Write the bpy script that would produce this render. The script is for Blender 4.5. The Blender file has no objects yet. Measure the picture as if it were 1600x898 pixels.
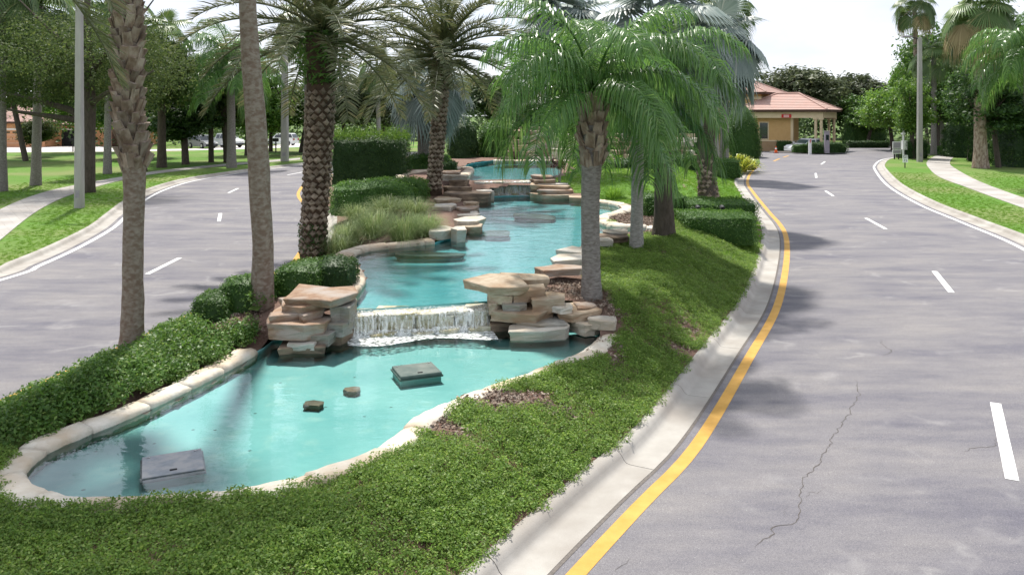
import bpy, bmesh, math, random
import numpy as np
from mathutils import Vector, Matrix
from mathutils.geometry import tessellate_polygon
R = math.radians
random.seed(7)
sc = bpy.context.scene
COL = sc.collection

# ------------------------------------------------------------------ camera
F, H, HY, CX = 1280.0, 4.5, 180.0, 800.0          # focal length (px), eye height, horizon row, centre column
cam_d = bpy.data.cameras.new('camera')
cam = bpy.data.objects.new('camera', cam_d); COL.objects.link(cam)
cam.location = (0, 0, H); cam.rotation_euler = (R(90), 0, 0)
cam_d.sensor_width = 36; cam_d.lens = 36 * F / 1600
cam_d.shift_y = -(449 - HY) / 1600
cam_d.clip_start = 0.1; cam_d.clip_end = 3000
sc.camera = cam

# ------------------------------------------------------------------ sky, sun, exposure
SUN_EL, SUN_AZ = 62.0, -17.0                      # azimuth measured from +Y (view direction), negative = left
w = bpy.data.worlds.new('World'); sc.world = w; w.use_nodes = True
nt = w.node_tree; nt.nodes.clear()
out = nt.nodes.new('ShaderNodeOutputWorld'); bg = nt.nodes.new('ShaderNodeBackground')
sky = nt.nodes.new('ShaderNodeTexSky'); sky.sky_type = 'NISHITA'; sky.sun_disc = False
sky.sun_elevation = R(SUN_EL); sky.sun_rotation = R(SUN_AZ)
tc = nt.nodes.new('ShaderNodeTexCoord'); mp = nt.nodes.new('ShaderNodeMapping')
mp.inputs['Scale'].default_value = (1.0, 1.0, 2.6)
nz = nt.nodes.new('ShaderNodeTexNoise'); nz.inputs['Scale'].default_value = 2.2; nz.inputs['Detail'].default_value = 7; nz.inputs['Roughness'].default_value = .55
rp = nt.nodes.new('ShaderNodeValToRGB'); rp.color_ramp.elements[0].position = .26; rp.color_ramp.elements[0].color = (.72, .72, .72, 1); rp.color_ramp.elements[1].position = .62; rp.color_ramp.elements[1].color = (.97, .97, .97, 1)
nz2 = nt.nodes.new('ShaderNodeTexNoise'); nz2.inputs['Scale'].default_value = 5.0; nz2.inputs['Detail'].default_value = 6
rp2 = nt.nodes.new('ShaderNodeValToRGB'); rp2.color_ramp.elements[0].color = (3.6, 3.8, 4.4, 1); rp2.color_ramp.elements[1].color = (4.9, 5.0, 5.3, 1)
rp2.color_ramp.elements[0].position = .32; rp2.color_ramp.elements[1].position = .66
mx = nt.nodes.new('ShaderNodeMix'); mx.data_type = 'RGBA'
L = nt.links.new
L(tc.outputs['Generated'], mp.inputs['Vector']); L(mp.outputs['Vector'], nz.inputs['Vector']); L(mp.outputs['Vector'], nz2.inputs['Vector'])
L(nz.outputs['Fac'], rp.inputs['Fac']); L(nz2.outputs['Fac'], rp2.inputs['Fac'])
L(rp.outputs['Color'], mx.inputs['Factor']); L(sky.outputs['Color'], mx.inputs['A']); L(rp2.outputs['Color'], mx.inputs['B'])
L(mx.outputs['Result'], bg.inputs['Color']); bg.inputs['Strength'].default_value = 0.15
L(bg.outputs['Background'], out.inputs['Surface'])
sd = bpy.data.lights.new('sun', 'SUN'); sun = bpy.data.objects.new('sun', sd); COL.objects.link(sun)
sd.energy = 4.0; sd.angle = R(2.5); sd.color = (1.0, .955, .88)
sdir = Vector((math.sin(R(SUN_AZ)) * math.cos(R(SUN_EL)), math.cos(R(SUN_AZ)) * math.cos(R(SUN_EL)), math.sin(R(SUN_EL))))
sun.rotation_euler = sdir.to_track_quat('Z', 'Y').to_euler(); sun.location = sdir * 80
sc.view_settings.view_transform = 'Standard'; sc.view_settings.look = 'None'
sc.view_settings.exposure = 0.68; sc.view_settings.gamma = 1; sc.view_settings.use_curve_mapping = False
sc.render.engine = 'CYCLES'
cy = sc.cycles
cy.use_denoising = True; cy.max_bounces = 7; cy.diffuse_bounces = 3; cy.glossy_bounces = 3; cy.transmission_bounces = 4; cy.transparent_max_bounces = 16
cy.caustics_reflective = False; cy.caustics_refractive = False; cy.sample_clamp_indirect = 6

# ------------------------------------------------------------------ helpers
def W(px, py, z=0.0):                              # pixel -> point on the level z
    t = (H - z) / (py - HY)
    return Vector(((px - CX) * t, F * t, z))
def AT(px, py, D):                                 # pixel -> point at distance D
    return Vector(((px - CX) * D / F, D, H - (py - HY) * D / F))
def raw_mesh(name, V, Fc, mat=None, smooth=False):
    V = np.asarray(V, dtype=np.float64).reshape(-1, 3)
    me = bpy.data.meshes.new(name)
    if isinstance(Fc, np.ndarray):
        n, k = Fc.shape
        me.vertices.add(len(V)); me.vertices.foreach_set('co', V.astype(np.float32).ravel())
        me.loops.add(n * k); me.loops.foreach_set('vertex_index', Fc.astype(np.int32).ravel())
        me.polygons.add(n); me.polygons.foreach_set('loop_start', np.arange(0, n * k, k, dtype=np.int32))
        me.update(calc_edges=True)
    else:
        me.from_pydata([tuple(v) for v in V], [], [tuple(f) for f in Fc]); me.update()
    if smooth: me.polygons.foreach_set('use_smooth', np.ones(len(me.polygons), dtype=bool))
    if mat: me.materials.append(M[mat] if isinstance(mat, str) else mat)
    return me
def add(name, me, parent=None, loc=None, rz=None, rot=None, scale=None):
    o = bpy.data.objects.new(name, me); COL.objects.link(o)
    if parent: o.parent = parent
    if loc is not None: o.location = loc
    if rz is not None: o.rotation_euler = (0, 0, rz)
    if rot is not None: o.rotation_euler = rot
    if scale is not None: o.scale = (scale,) * 3 if isinstance(scale, (int, float)) else scale
    return o
def tag(o, label=None, cat=None, group=None, kind=None):
    if label: o['label'] = label
    if cat: o['category'] = cat
    if group: o['group'] = group
    if kind: o['kind'] = kind
    return o
def empty(name, loc=(0, 0, 0), rz=0.0):
    o = bpy.data.objects.new(name, None); COL.objects.link(o); o.location = loc; o.rotation_euler = (0, 0, rz); o.empty_display_size = .2
    return o
class MB:                                           # collects shapes into one mesh
    def __init__(s): s.v = []; s.f = []
    def verts(s, vs, fs):
        b = len(s.v); s.v += [tuple(v) for v in vs]; s.f += [tuple(i + b for i in f) for f in fs]; return s
    def box(s, x0, x1, y0, y1, z0, z1, taper=0.0):
        tx, ty = (x1 - x0) * taper / 2, (y1 - y0) * taper / 2
        return s.verts([(x0, y0, z0), (x1, y0, z0), (x1, y1, z0), (x0, y1, z0), (x0 + tx, y0 + ty, z1), (x1 - tx, y0 + ty, z1), (x1 - tx, y1 - ty, z1), (x0 + tx, y1 - ty, z1)],
                       [(0, 3, 2, 1), (4, 5, 6, 7), (0, 1, 5, 4), (1, 2, 6, 5), (2, 3, 7, 6), (3, 0, 4, 7)])
    def tube(s, pts, rad, n=8, cap=True):
        pts = [Vector(p) for p in pts]; m = len(pts)
        if not hasattr(rad, '__len__'): rad = [rad] * m
        vs = []; prev = None
        for i, p in enumerate(pts):
            t = (pts[min(i + 1, m - 1)] - pts[max(i - 1, 0)]).normalized()
            a = prev - t * prev.dot(t) if prev is not None else t.orthogonal()
            if prev is None and abs(t.z) > .5: a = Vector((1, 0, 0)) - t * t.x
            a.normalize(); prev = a; b = t.cross(a)
            for k in range(n):
                an = 2 * math.pi * k / n
                vs.append(p + (a * math.cos(an) + b * math.sin(an)) * rad[i])
        fs = [(i * n + k, i * n + (k + 1) % n, (i + 1) * n + (k + 1) % n, (i + 1) * n + k) for i in range(m - 1) for k in range(n)]
        if cap: fs += [tuple(range(n - 1, -1, -1)), tuple((m - 1) * n + k for k in range(n))]
        return s.verts(vs, fs)
    def loft(s, loops):                             # closed loops of equal length, capped
        n = len(loops[0]); vs = [p for l in loops for p in l]
        fs = [(i * n + k, i * n + (k + 1) % n, (i + 1) * n + (k + 1) % n, (i + 1) * n + k) for i in range(len(loops) - 1) for k in range(n)]
        fs += [tuple(range(n - 1, -1, -1)), tuple((len(loops) - 1) * n + k for k in range(n))]
        return s.verts(vs, fs)
    def build(s, name, mat, parent=None, smooth=False, **k):
        return add(name, raw_mesh(name, s.v, s.f, mat, smooth), parent, **k)
def cr(pts, step):                                  # smooth curve through points, resampled at even steps
    P = [np.array(p, float) for p in pts]; P = [2 * P[0] - P[1]] + P + [2 * P[-1] - P[-2]]
    o = []
    for i in range(1, len(P) - 2):
        for t in np.linspace(0, 1, 24, endpoint=False):
            o.append(.5 * (2 * P[i] + (P[i + 1] - P[i - 1]) * t + (2 * P[i - 1] - 5 * P[i] + 4 * P[i + 1] - P[i + 2]) * t * t + (3 * P[i] - P[i - 1] - 3 * P[i + 1] + P[i + 2]) * t ** 3))
    o.append(P[-2]); o = np.array(o)
    s = np.r_[0, np.cumsum(np.linalg.norm(np.diff(o, axis=0), axis=1))]
    n = max(2, int(round(s[-1] / step)) + 1); q = np.linspace(0, s[-1], n)
    return np.stack([np.interp(q, s, o[:, k]) for k in range(o.shape[1])], 1)
def nrm2(C):                                        # left-hand normals of a plan curve
    t = np.gradient(C[:, :2], axis=0); t /= np.linalg.norm(t, axis=1)[:, None] + 1e-9
    return np.stack([-t[:, 1], t[:, 0]], 1)
def poly_mesh(name, pts, z, mat):
    vs = [(p[0], p[1], z) for p in pts]
    tris = tessellate_polygon([[Vector(v) for v in vs]])
    fs = []
    for t in tris:
        a, b, c = [Vector(vs[i]) for i in t]
        fs.append(tuple(t) if (b - a).cross(c - a).z > 0 else tuple(reversed(t)))
    return raw_mesh(name, vs, fs, mat)
def inside(px, py, poly):                           # vectorised point-in-polygon
    r = np.zeros(px.shape, bool); n = len(poly)
    for i in range(n):
        x0, y0 = poly[i][:2]; x1, y1 = poly[(i + 1) % n][:2]
        c = ((y0 > py) != (y1 > py)) & (px < (x1 - x0) * (py - y0) / ((y1 - y0) if y1 != y0 else 1e-9) + x0)
        r ^= c
    return r
def sst(a, b, x): t = np.clip((x - a) / (b - a), 0, 1); return t * t * (3 - 2 * t)
def wob(x, y, s, k=0.0): return np.sin(x * s + 1.3 * k) * np.cos(y * s * 1.13 + k) + .5 * np.sin(x * s * 2.3 + y * s * 1.7 + 2 * k)

# ------------------------------------------------------------------ materials
M = {}
def new_mat(name):
    m = bpy.data.materials.new(name); m.use_nodes = True; M[name] = m
    t = m.node_tree; return m, t, t.nodes, t.links.new, t.nodes['Principled BSDF']
def coords(N, L, obj=True, scale=(1, 1, 1)):
    tc = N.new('ShaderNodeTexCoord'); mp = N.new('ShaderNodeMapping'); mp.inputs['Scale'].default_value = scale
    L(tc.outputs['Object' if obj else 'Generated'], mp.inputs['Vector']); return mp.outputs['Vector']
def worldpos(N, L, scale=(1, 1, 1)):
    g = N.new('ShaderNodeNewGeometry'); mp = N.new('ShaderNodeMapping'); mp.inputs['Scale'].default_value = scale
    L(g.outputs['Position'], mp.inputs['Vector']); return mp.outputs['Vector']
def noise(N, L, vec, scale, detail=4, rough=.55):
    n = N.new('ShaderNodeTexNoise'); n.inputs['Scale'].default_value = scale; n.inputs['Detail'].default_value = detail; n.inputs['Roughness'].default_value = rough
    L(vec, n.inputs['Vector']); return n.outputs['Fac']
def ramp(N, L, fac, stops):
    r = N.new('ShaderNodeValToRGB'); e = r.color_ramp.elements
    while len(e) < len(stops): e.new(.5)
    for el, (p, c) in zip(e, stops): el.position = p; el.color = tuple(c) + (1,) if len(c) == 3 else c
    L(fac, r.inputs['Fac']); return r.outputs['Color']
def mixc(N, L, fac, a, b, mode='MIX'):
    m = N.new('ShaderNodeMix'); m.data_type = 'RGBA'; m.blend_type = mode
    for s, v in (('Factor', fac), ('A', a), ('B', b)):
        if isinstance(v, (int, float)): m.inputs[s].default_value = v
        elif isinstance(v, tuple): m.inputs[s].default_value = v + (1,) if len(v) == 3 else v
        else: L(v, m.inputs[s])
    return m.outputs['Result']
def bump(N, L, h, strength, dist, bsdf, inp='Normal'):
    b = N.new('ShaderNodeBump'); b.inputs['Strength'].default_value = strength; b.inputs['Distance'].default_value = dist
    L(h, b.inputs['Height']); L(b.outputs['Normal'], bsdf.inputs[inp]); return b.outputs['Normal']
def surf(name, c1, c2, scale=3.0, rough=.8, c3=None, big=.4, bs=0.0, bscale=40, bd=.02, stretch=(1, 1, 1), spec=.3, metal=0.0, wp=True, perobj=0.0):
    m, t, N, L, P = new_mat(name)
    v = worldpos(N, L, stretch) if wp else coords(N, L, True, stretch)
    col = ramp(N, L, noise(N, L, v, scale, 6, .6), [(.3, c1), (.7, c2)])
    if c3: col = mixc(N, L, ramp(N, L, noise(N, L, v, big, 4), [(.42, (0, 0, 0)), (.62, (1, 1, 1))]), col, c3)
    if perobj:
        oi = N.new('ShaderNodeObjectInfo'); hs = N.new('ShaderNodeHueSaturation'); mr = N.new('ShaderNodeMapRange')
        mr.inputs['To Min'].default_value = 1 - perobj; mr.inputs['To Max'].default_value = 1 + perobj
        L(oi.outputs['Random'], mr.inputs['Value']); L(mr.outputs['Result'], hs.inputs['Value']); L(col, hs.inputs['Color']); col = hs.outputs['Color']
    L(col, P.inputs['Base Color']); P.inputs['Roughness'].default_value = rough; P.inputs['Specular IOR Level'].default_value = spec; P.inputs['Metallic'].default_value = metal
    if bs: bump(N, L, noise(N, L, v, bscale, 6, .65), bs, bd, P)
    return m
def leaf(name, c1, c2, c3=None, trans=.35, rough=.45, spec=.4):
    m, t, N, L, P = new_mat(name)
    g = N.new('ShaderNodeNewGeometry'); oi = N.new('ShaderNodeObjectInfo')
    col = ramp(N, L, g.outputs['Random Per Island'], [(0.0, c1), (.75, c2), (1.0, c3 or c2)])
    hs = N.new('ShaderNodeHueSaturation'); mr = N.new('ShaderNodeMapRange'); mr.inputs['To Min'].default_value = .8; mr.inputs['To Max'].default_value = 1.2
    L(oi.outputs['Random'], mr.inputs['Value']); L(mr.outputs['Result'], hs.inputs['Value']); L(col, hs.inputs['Color'])
    L(hs.outputs['Color'], P.inputs['Base Color']); P.inputs['Roughness'].default_value = rough; P.inputs['Specular IOR Level'].default_value = spec
    tr = N.new('ShaderNodeBsdfTranslucent'); mxs = N.new('ShaderNodeMixShader'); mxs.inputs[0].default_value = trans
    h2 = N.new('ShaderNodeHueSaturation'); h2.inputs['Value'].default_value = 1.5; h2.inputs['Hue'].default_value = .485
    L(hs.outputs['Color'], h2.inputs['Color']); L(h2.outputs['Color'], tr.inputs['Color'])
    L(P.outputs[0], mxs.inputs[1]); L(tr.outputs[0], mxs.inputs[2]); L(mxs.outputs[0], N['Material Output'].inputs['Surface'])
    return m
leaf('queen_leaf', (.055, .145, .028), (.10, .215, .045), (.18, .28, .08), .38, .30, .6)
leaf('date_leaf', (.075, .095, .035), (.12, .14, .055), (.20, .18, .08), .25, .4, .5)
leaf('silver_leaf', (.13, .18, .16), (.24, .285, .26), (.34, .36, .31), .15, .45, .4)
leaf('fan_leaf', (.07, .14, .035), (.12, .19, .055), (.22, .24, .09), .3, .4, .5)
leaf('straw_leaf', (.30, .24, .12), (.42, .35, .19), (.5, .42, .25), .2, .7, .2)
leaf('oak_leaf', (.035, .062, .018), (.065, .10, .028), (.11, .14, .04), .4, .6, .2)
leaf('lime_leaf', (.06, .15, .018), (.11, .22, .03), (.19, .30, .05), .4, .45, .4)
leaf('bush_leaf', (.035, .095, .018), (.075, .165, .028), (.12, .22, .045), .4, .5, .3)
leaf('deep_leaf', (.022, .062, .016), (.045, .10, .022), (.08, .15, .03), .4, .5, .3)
leaf('jasmine_leaf', (.095, .185, .03), (.17, .28, .05), (.28, .36, .10), .45, .5, .3)
leaf('ivy_leaf', (.045, .115, .018), (.10, .20, .034), (.20, .28, .08), .4, .45, .35)
leaf('grass_leaf', (.095, .215, .022), (.14, .28, .034), (.19, .32, .055), .42, .6, .15)
leaf('muhly_leaf', (.14, .21, .075), (.21, .29, .11), (.33, .36, .18), .3, .5, .3)
leaf('croton_leaf', (.16, .24, .03), (.40, .42, .05), (.55, .50, .09), .35, .4, .4)
leaf('cordyline_leaf', (.035, .008, .012), (.07, .016, .02), (.12, .03, .03), .25, .35, .5)
leaf('far_leaf', (.030, .062, .020), (.058, .10, .03), (.095, .14, .045), .3, .55, .3)
leaf('olive_leaf', (.055, .075, .035), (.085, .11, .05), (.12, .14, .065), .3, .5, .3)
surf('bark_smooth', (.20, .165, .13), (.30, .26, .215), 1.5, .9, (.17, .12, .09), 1.6, .5, 18, .02, (6, 6, 10))
surf('bark_grey', (.19, .175, .165), (.29, .27, .25), 1.5, .9, (.15, .135, .12), 2.0, .5, 14, .02, (5, 5, 14))
surf('bark_pale', (.27, .26, .24), (.36, .345, .32), 1.5, .9, (.22, .21, .19), 2.0, .4, 14, .02, (5, 5, 14))
surf('bark_dark', (.055, .045, .035), (.115, .095, .075), 3.0, .95, None, 1, .9, 16, .04, (3, 3, 1))
surf('bark_boot', (.12, .08, .055), (.25, .185, .14), 4.0, .9, (.33, .27, .22), 3.0, .6, 30, .02, (2, 2, 1), perobj=.3)
surf('bark_date', (.10, .075, .05), (.20, .155, .115), 6.0, .9, (.26, .215, .165), 4.0, .6, 30, .02, (1, 1, 1), perobj=.3)
surf('bark_core', (.035, .022, .015), (.085, .055, .035), 6.0, .95, None, 1, .6, 30, .02)
surf('mulch', (.10, .055, .040), (.30, .19, .145), 28, .95, (.20, .13, .10), 2.5, .9, 45, .05)
surf('soil_grass', (.050, .105, .018), (.085, .155, .026), 9, .95, (.105, .15, .035), .22, .6, 60, .04)
surf('lawn_grass', (.070, .165, .016), (.110, .225, .026), 5, .95, (.17, .21, .065), .13, .7, 45, .05)
surf('concrete', (.335, .315, .285), (.415, .395, .36), 2.5, .9, (.29, .265, .235), .7, .25, 60, .01, perobj=.05)
surf('pavement_concrete', (.35, .335, .31), (.43, .41, .385), 2.2, .9, (.32, .295, .27), .6, .25, 60, .01, perobj=.06)
surf('drive_concrete', (.50, .46, .44), (.60, .57, .55), 1.0, .9)
surf('pole_concrete', (.30, .29, .27), (.40, .39, .365), 3, .9, None, 1, .3, 50, .01, (1, 1, .25))
surf('stone_rust', (.20, .115, .07), (.36, .255, .175), 7, .85, (.35, .30, .26), 1.6, .7, 26, .03, (1, 1, 3.5), perobj=.2)
surf('stone_tan', (.36, .285, .20), (.53, .45, .345), 7, .85, (.34, .235, .15), 1.5, .7, 26, .03, (1, 1, 3), perobj=.15)
surf('stone_grey', (.23, .22, .195), (.42, .41, .37), 7, .85, (.31, .27, .21), 1.5, .7, 26, .03, (1, 1, 4), perobj=.18)
surf('stone_pale', (.46, .43, .375), (.62, .59, .53), 7, .85, (.47, .40, .31), 1.3, .7, 26, .03, (1, 1, 3), perobj=.12)
surf('stone_dark', (.085, .06, .045), (.21, .16, .12), 3.0, .85, (.27, .20, .14), 1.5, .6, 9, .05, (1, 1, 4), perobj=.2)
surf('coping', (.46, .385, .295), (.62, .55, .45), 4, .85, (.44, .345, .255), 1.8, .5, 22, .02, perobj=.08)
surf('coping_pale', (.52, .475, .39), (.68, .64, .56), 4, .85, (.52, .43, .32), 1.6, .5, 22, .02, perobj=.07)
surf('limestone', (.44, .42, .31), (.68, .66, .57), 8, .8, (.36, .33, .19), 2.6, .9, 16, .06, (1, 1, 1.2))
surf('stucco', (.50, .315, .135), (.56, .36, .165), 2, .9, None, 1, .3, 80, .01)
surf('stucco_trim', (.60, .48, .31), (.66, .54, .37), 2, .9)
surf('stucco_base', (.30, .20, .11), (.35, .24, .14), 2, .9)
surf('stucco_pink', (.56, .27, .13), (.63, .32, .17), 2, .9)
surf('garage_door', (.55, .27, .135), (.60, .30, .16), 2, .8)
surf('trim_pale', (.68, .62, .55), (.75, .70, .63), 2, .8)
surf('roof_tile', (.37, .225, .185), (.48, .325, .28), 9, .85, (.41, .285, .245), 1.2, .5, 14, .03, perobj=.08)
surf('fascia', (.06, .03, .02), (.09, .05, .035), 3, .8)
surf('dark_metal', (.012, .012, .014), (.03, .03, .033), 6, .5)
surf('sign_white', (.75, .75, .74), (.82, .82, .81), 3, .5)
surf('sign_grey', (.26, .235, .27), (.33, .305, .34), 8, .6)
surf('sign_red', (.50, .02, .02), (.58, .03, .03), 3, .5)
surf('sign_pink', (.65, .36, .33), (.72, .42, .40), 30, .6)
surf('cone_orange', (.75, .10, .015), (.85, .14, .03), 4, .6)
surf('car_white', (.74, .76, .77), (.80, .81, .82), 2, .22, spec=.6)
surf('car_grey', (.16, .165, .18), (.20, .205, .22), 2, .25, spec=.6)
surf('tyre', (.012, .012, .012), (.025, .025, .025), 8, .85)
surf('rim', (.4, .4, .41), (.55, .55, .56), 8, .35, metal=.8)
surf('glass_dark', (.012, .018, .022), (.02, .03, .035), 2, .06, spec=.8)
surf('glass_green', (.05, .085, .085), (.07, .11, .11), 2, .06, spec=.8)
surf('lamp_glass', (.8, .8, .78), (.85, .85, .83), 2, .15)
surf('lamp_red', (.35, .02, .02), (.4, .03, .03), 2, .3)
surf('lid_green', (.055, .085, .075), (.10, .13, .115), 9, .7, (.15, .17, .15), 2, .3, 60, .01)
surf('lid_painted_sheen', (.20, .22, .24), (.27, .29, .31), 9, .8, (.33, .33, .33), 5, .3, 60, .01)  # pale grey paints the reflection washing over the near hatch into its colour
surf('dirt_tan', (.36, .30, .17), (.44, .37, .22), 4, .95)
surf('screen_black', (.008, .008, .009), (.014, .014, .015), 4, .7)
surf('timber_fence', (.045, .03, .022), (.075, .05, .035), 5, .9)
surf('crack_dark', (.055, .05, .047), (.12, .105, .095), 30, .95)
surf('tar_edge', (.10, .09, .08), (.17, .15, .135), 30, .95)
surf('wall_yellow', (.50, .43, .20), (.58, .50, .26), 3, .9)

def asphalt():
    m, t, N, L, P = new_mat('asphalt')
    v = worldpos(N, L); vs = worldpos(N, L, (.5, 1.5, 1))
    base = ramp(N, L, noise(N, L, v, 75, 4, .9), [(.28, (.085, .083, .09)), (.5, (.165, .16, .165)), (.74, (.30, .295, .29))])
    blot = ramp(N, L, noise(N, L, vs, .55, 5, .62), [(.33, (.68, .68, .79)), (.5, (.98, .97, 1.0)), (.68, (1.2, 1.17, 1.13))])
    blot2 = ramp(N, L, noise(N, L, vs, 2.4, 5, .6), [(.3, (.86, .86, .89)), (.7, (1.1, 1.09, 1.07))])
    c = mixc(N, L, 1.0, base, blot, 'MULTIPLY'); c = mixc(N, L, 1.0, c, blot2, 'MULTIPLY')
    vo = N.new('ShaderNodeTexVoronoi'); vo.feature = 'DISTANCE_TO_EDGE'; vo.inputs['Scale'].default_value = .33
    dn = N.new('ShaderNodeTexNoise'); dn.inputs['Scale'].default_value = 1.6; dn.inputs['Detail'].default_value = 5
    L(v, dn.inputs['Vector']); va = N.new('ShaderNodeVectorMath'); va.operation = 'MULTIPLY_ADD'; va.inputs[1].default_value = (1.5, 1.5, 0)
    L(dn.outputs['Color'], va.inputs[0]); L(v, va.inputs[2]); L(va.outputs[0], vo.inputs['Vector'])
    lite = ramp(N, L, vo.outputs['Distance'], [(0.0, (1, 1, 1)), (.045, (0, 0, 0))])
    msk = ramp(N, L, noise(N, L, v, .9, 3), [(.5, (0, 0, 0)), (.62, (.35, .35, .35))])
    c = mixc(N, L, mixc(N, L, 1.0, lite, msk, 'MULTIPLY'), c, (.33, .32, .31))
    sp = N.new('ShaderNodeTexVoronoi'); sp.inputs['Scale'].default_value = 9; L(v, sp.inputs['Vector'])
    spk = ramp(N, L, sp.outputs['Distance'], [(.035, (.55, .55, .55)), (.06, (0, 0, 0))])
    c = mixc(N, L, spk, c, (.5, .49, .47))
    L(c, P.inputs['Base Color']); P.inputs['Roughness'].default_value = .82; P.inputs['Specular IOR Level'].default_value = .3
    bump(N, L, noise(N, L, v, 160, 3, .7), .5, .008, P)
asphalt()

def paint(name, c1, c2):
    m, t, N, L, P = new_mat(name); v = worldpos(N, L)
    c = ramp(N, L, noise(N, L, v, 3, 5, .6), [(.35, c1), (.65, c2)])
    wear = ramp(N, L, noise(N, L, v, 34, 5, .8), [(.58, (0, 0, 0)), (.70, (.75, .75, .75))]); big = ramp(N, L, noise(N, L, v, 1.1, 4), [(.40, (.15, .15, .15)), (.65, (1, 1, 1))])
    c = mixc(N, L, mixc(N, L, 1.0, wear, big, 'MULTIPLY'), c, (.17, .165, .17)); L(c, P.inputs['Base Color']); P.inputs['Roughness'].default_value = .75; P.inputs['Specular IOR Level'].default_value = .25
paint('yellow_paint', (.47, .26, .055), (.56, .325, .08)); paint('white_paint', (.60, .60, .59), (.76, .76, .75))
def water_mat(name, tint, bstr, sc1):
    m, t, N, L, P = new_mat(name); N.remove(P)
    v = worldpos(N, L, (.8, 1.5, 1)); h = noise(N, L, v, sc1, 4, .55); h2 = noise(N, L, v, sc1 * .28, 3, .5)
    ad = N.new('ShaderNodeMath'); ad.operation = 'MULTIPLY_ADD'; ad.inputs[1].default_value = 2.0; L(h2, ad.inputs[0]); L(h, ad.inputs[2])
    b = N.new('ShaderNodeBump'); b.inputs['Strength'].default_value = bstr; b.inputs['Distance'].default_value = .03; L(ad.outputs[0], b.inputs['Height'])
    fr = N.new('ShaderNodeFresnel'); fr.inputs['IOR'].default_value = 1.75; L(b.outputs['Normal'], fr.inputs['Normal'])
    tr = N.new('ShaderNodeBsdfTransparent'); tr.inputs['Color'].default_value = tint + (1,)
    gl = N.new('ShaderNodeBsdfGlossy'); gl.inputs['Roughness'].default_value = .03; L(b.outputs['Normal'], gl.inputs['Normal'])
    ms = N.new('ShaderNodeMixShader'); L(fr.outputs[0], ms.inputs[0]); L(tr.outputs[0], ms.inputs[1]); L(gl.outputs[0], ms.inputs[2])
    L(ms.outputs[0], N['Material Output'].inputs['Surface'])
water_mat('pool_water', (.86, .98, .98), .18, 3.6)
water_mat('pool_water_rippled', (.78, .965, .97), .30, 5.0)
def plaster(name, c1, c2, c3):
    m, t, N, L, P = new_mat(name); v = worldpos(N, L)
    c = ramp(N, L, noise(N, L, v, .8, 5, .6), [(.3, c1), (.7, c2)])
    c = mixc(N, L, ramp(N, L, noise(N, L, v, 2.3, 5), [(.55, (0, 0, 0)), (.72, (.7, .7, .7))]), c, c3)
    vo = N.new('ShaderNodeTexVoronoi'); vo.inputs['Scale'].default_value = 2.6; L(v, vo.inputs['Vector'])
    c = mixc(N, L, ramp(N, L, vo.outputs['Distance'], [(.05, (.8, .8, .8)), (.075, (0, 0, 0))]), c, (.03, .09, .09))
    L(c, P.inputs['Base Color']); P.inputs['Roughness'].default_value = .8
plaster('plaster_aqua', (.17, .44, .43), (.29, .57, .545), (.37, .585, .53))
plaster('plaster_teal', (.08, .34, .37), (.14, .44, .46), (.20, .48, .46))
def fall_mat(name, lo, hi, stretch, scale):
    m, t, N, L, P = new_mat(name); v = coords(N, L, True, stretch)
    a = ramp(N, L, noise(N, L, v, scale, 5, .6), [(lo, (0, 0, 0)), (hi, (1, 1, 1))])
    P.inputs['Base Color'].default_value = (.86, .89, .88, 1); P.inputs['Roughness'].default_value = .25
    L(a, P.inputs['Alpha'])
fall_mat('falling_water', .45, .80, (16, 16, 1.3), 1.6)
fall_mat('foam', .34, .62, (3, 3, 3), 4.0)

# ------------------------------------------------------------------ road edges (plan curves, near to far)
YR = cr([(-2.6, 2.5), (-1.0, 5.2)] + [W(*p)[:2] for p in [(900, 898), (1000, 790), (1091, 692), (1170, 560), (1215, 477), (1229, 407), (1228, 370), (1218, 350), (1202, 332), (1177, 301), (1168, 286), (1172, 272), (1182, 262)]], .5)
WR = cr([(8.6, 2.5), (10.6, 9), (13.6, 18)] + [W(*p)[:2] for p in [(1600, 390), (1501, 347), (1434, 318.5), (1387, 290), (1368, 267), (1367, 258), (1381, 249), (1420, 244)]], .5)
YL = cr([(-10.2, 2.0), (-8.9, 8), (-8.0, 13), (-7.3, 18)] + [W(*p)[:2] for p in [(440, 422), (466, 400), (495, 345), (478, 322), (467, 308), (468, 298), (480, 287)]] + [(-13.6, 62), (-11.6, 72), (-8, 84)], .5)
WL = cr([(-16.5, 2), (-14.9, 12)] + [W(*p)[:2] for p in [(0, 438), (62, 415), (125, 386), (175, 357.5), (195, 340), (225, 314), (262, 295), (312, 281), (394, 268), (481, 257.5)]] + [(-15.0, 88), (-9, 100)], .5)
def off(C, d): return C[:, :2] + nrm2(C) * d        # positive = to the left of travel
KW = .72                                            # asphalt edge to back of kerb
med_l, med_r = off(YL, -(KW + .13)), off(YR, KW + .13)   # kerb backs on the median side
def xl(y): return np.interp(y, med_l[:, 1], med_l[:, 0])
def xr(y): return np.interp(y, med_r[:, 1], med_r[:, 0])
POOL_Z = (.42, .82, 1.40)
def hmed(x, y):                                     # height of the median's ground
    x = np.asarray(x, float); y = np.asarray(y, float)
    lev = .50 + .40 * sst(14.2, 17.0, y) + .56 * sst(34.5, 38.5, y) - 1.2 * sst(60, 70, y)
    d = np.minimum(x - xl(y), xr(y) - x)
    run = 1.5 + 1.1 * sst(16, 24, y) + 2.2 * sst(34, 42, y)
    g = .15 + (lev - .15) * sst(0, 1, d / run) + .025 * wob(x, y, 1.1) * sst(.2, 1.2, d)
    return np.where(d > 0, g, np.where(d > -KW, .13, 0.0))
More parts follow.
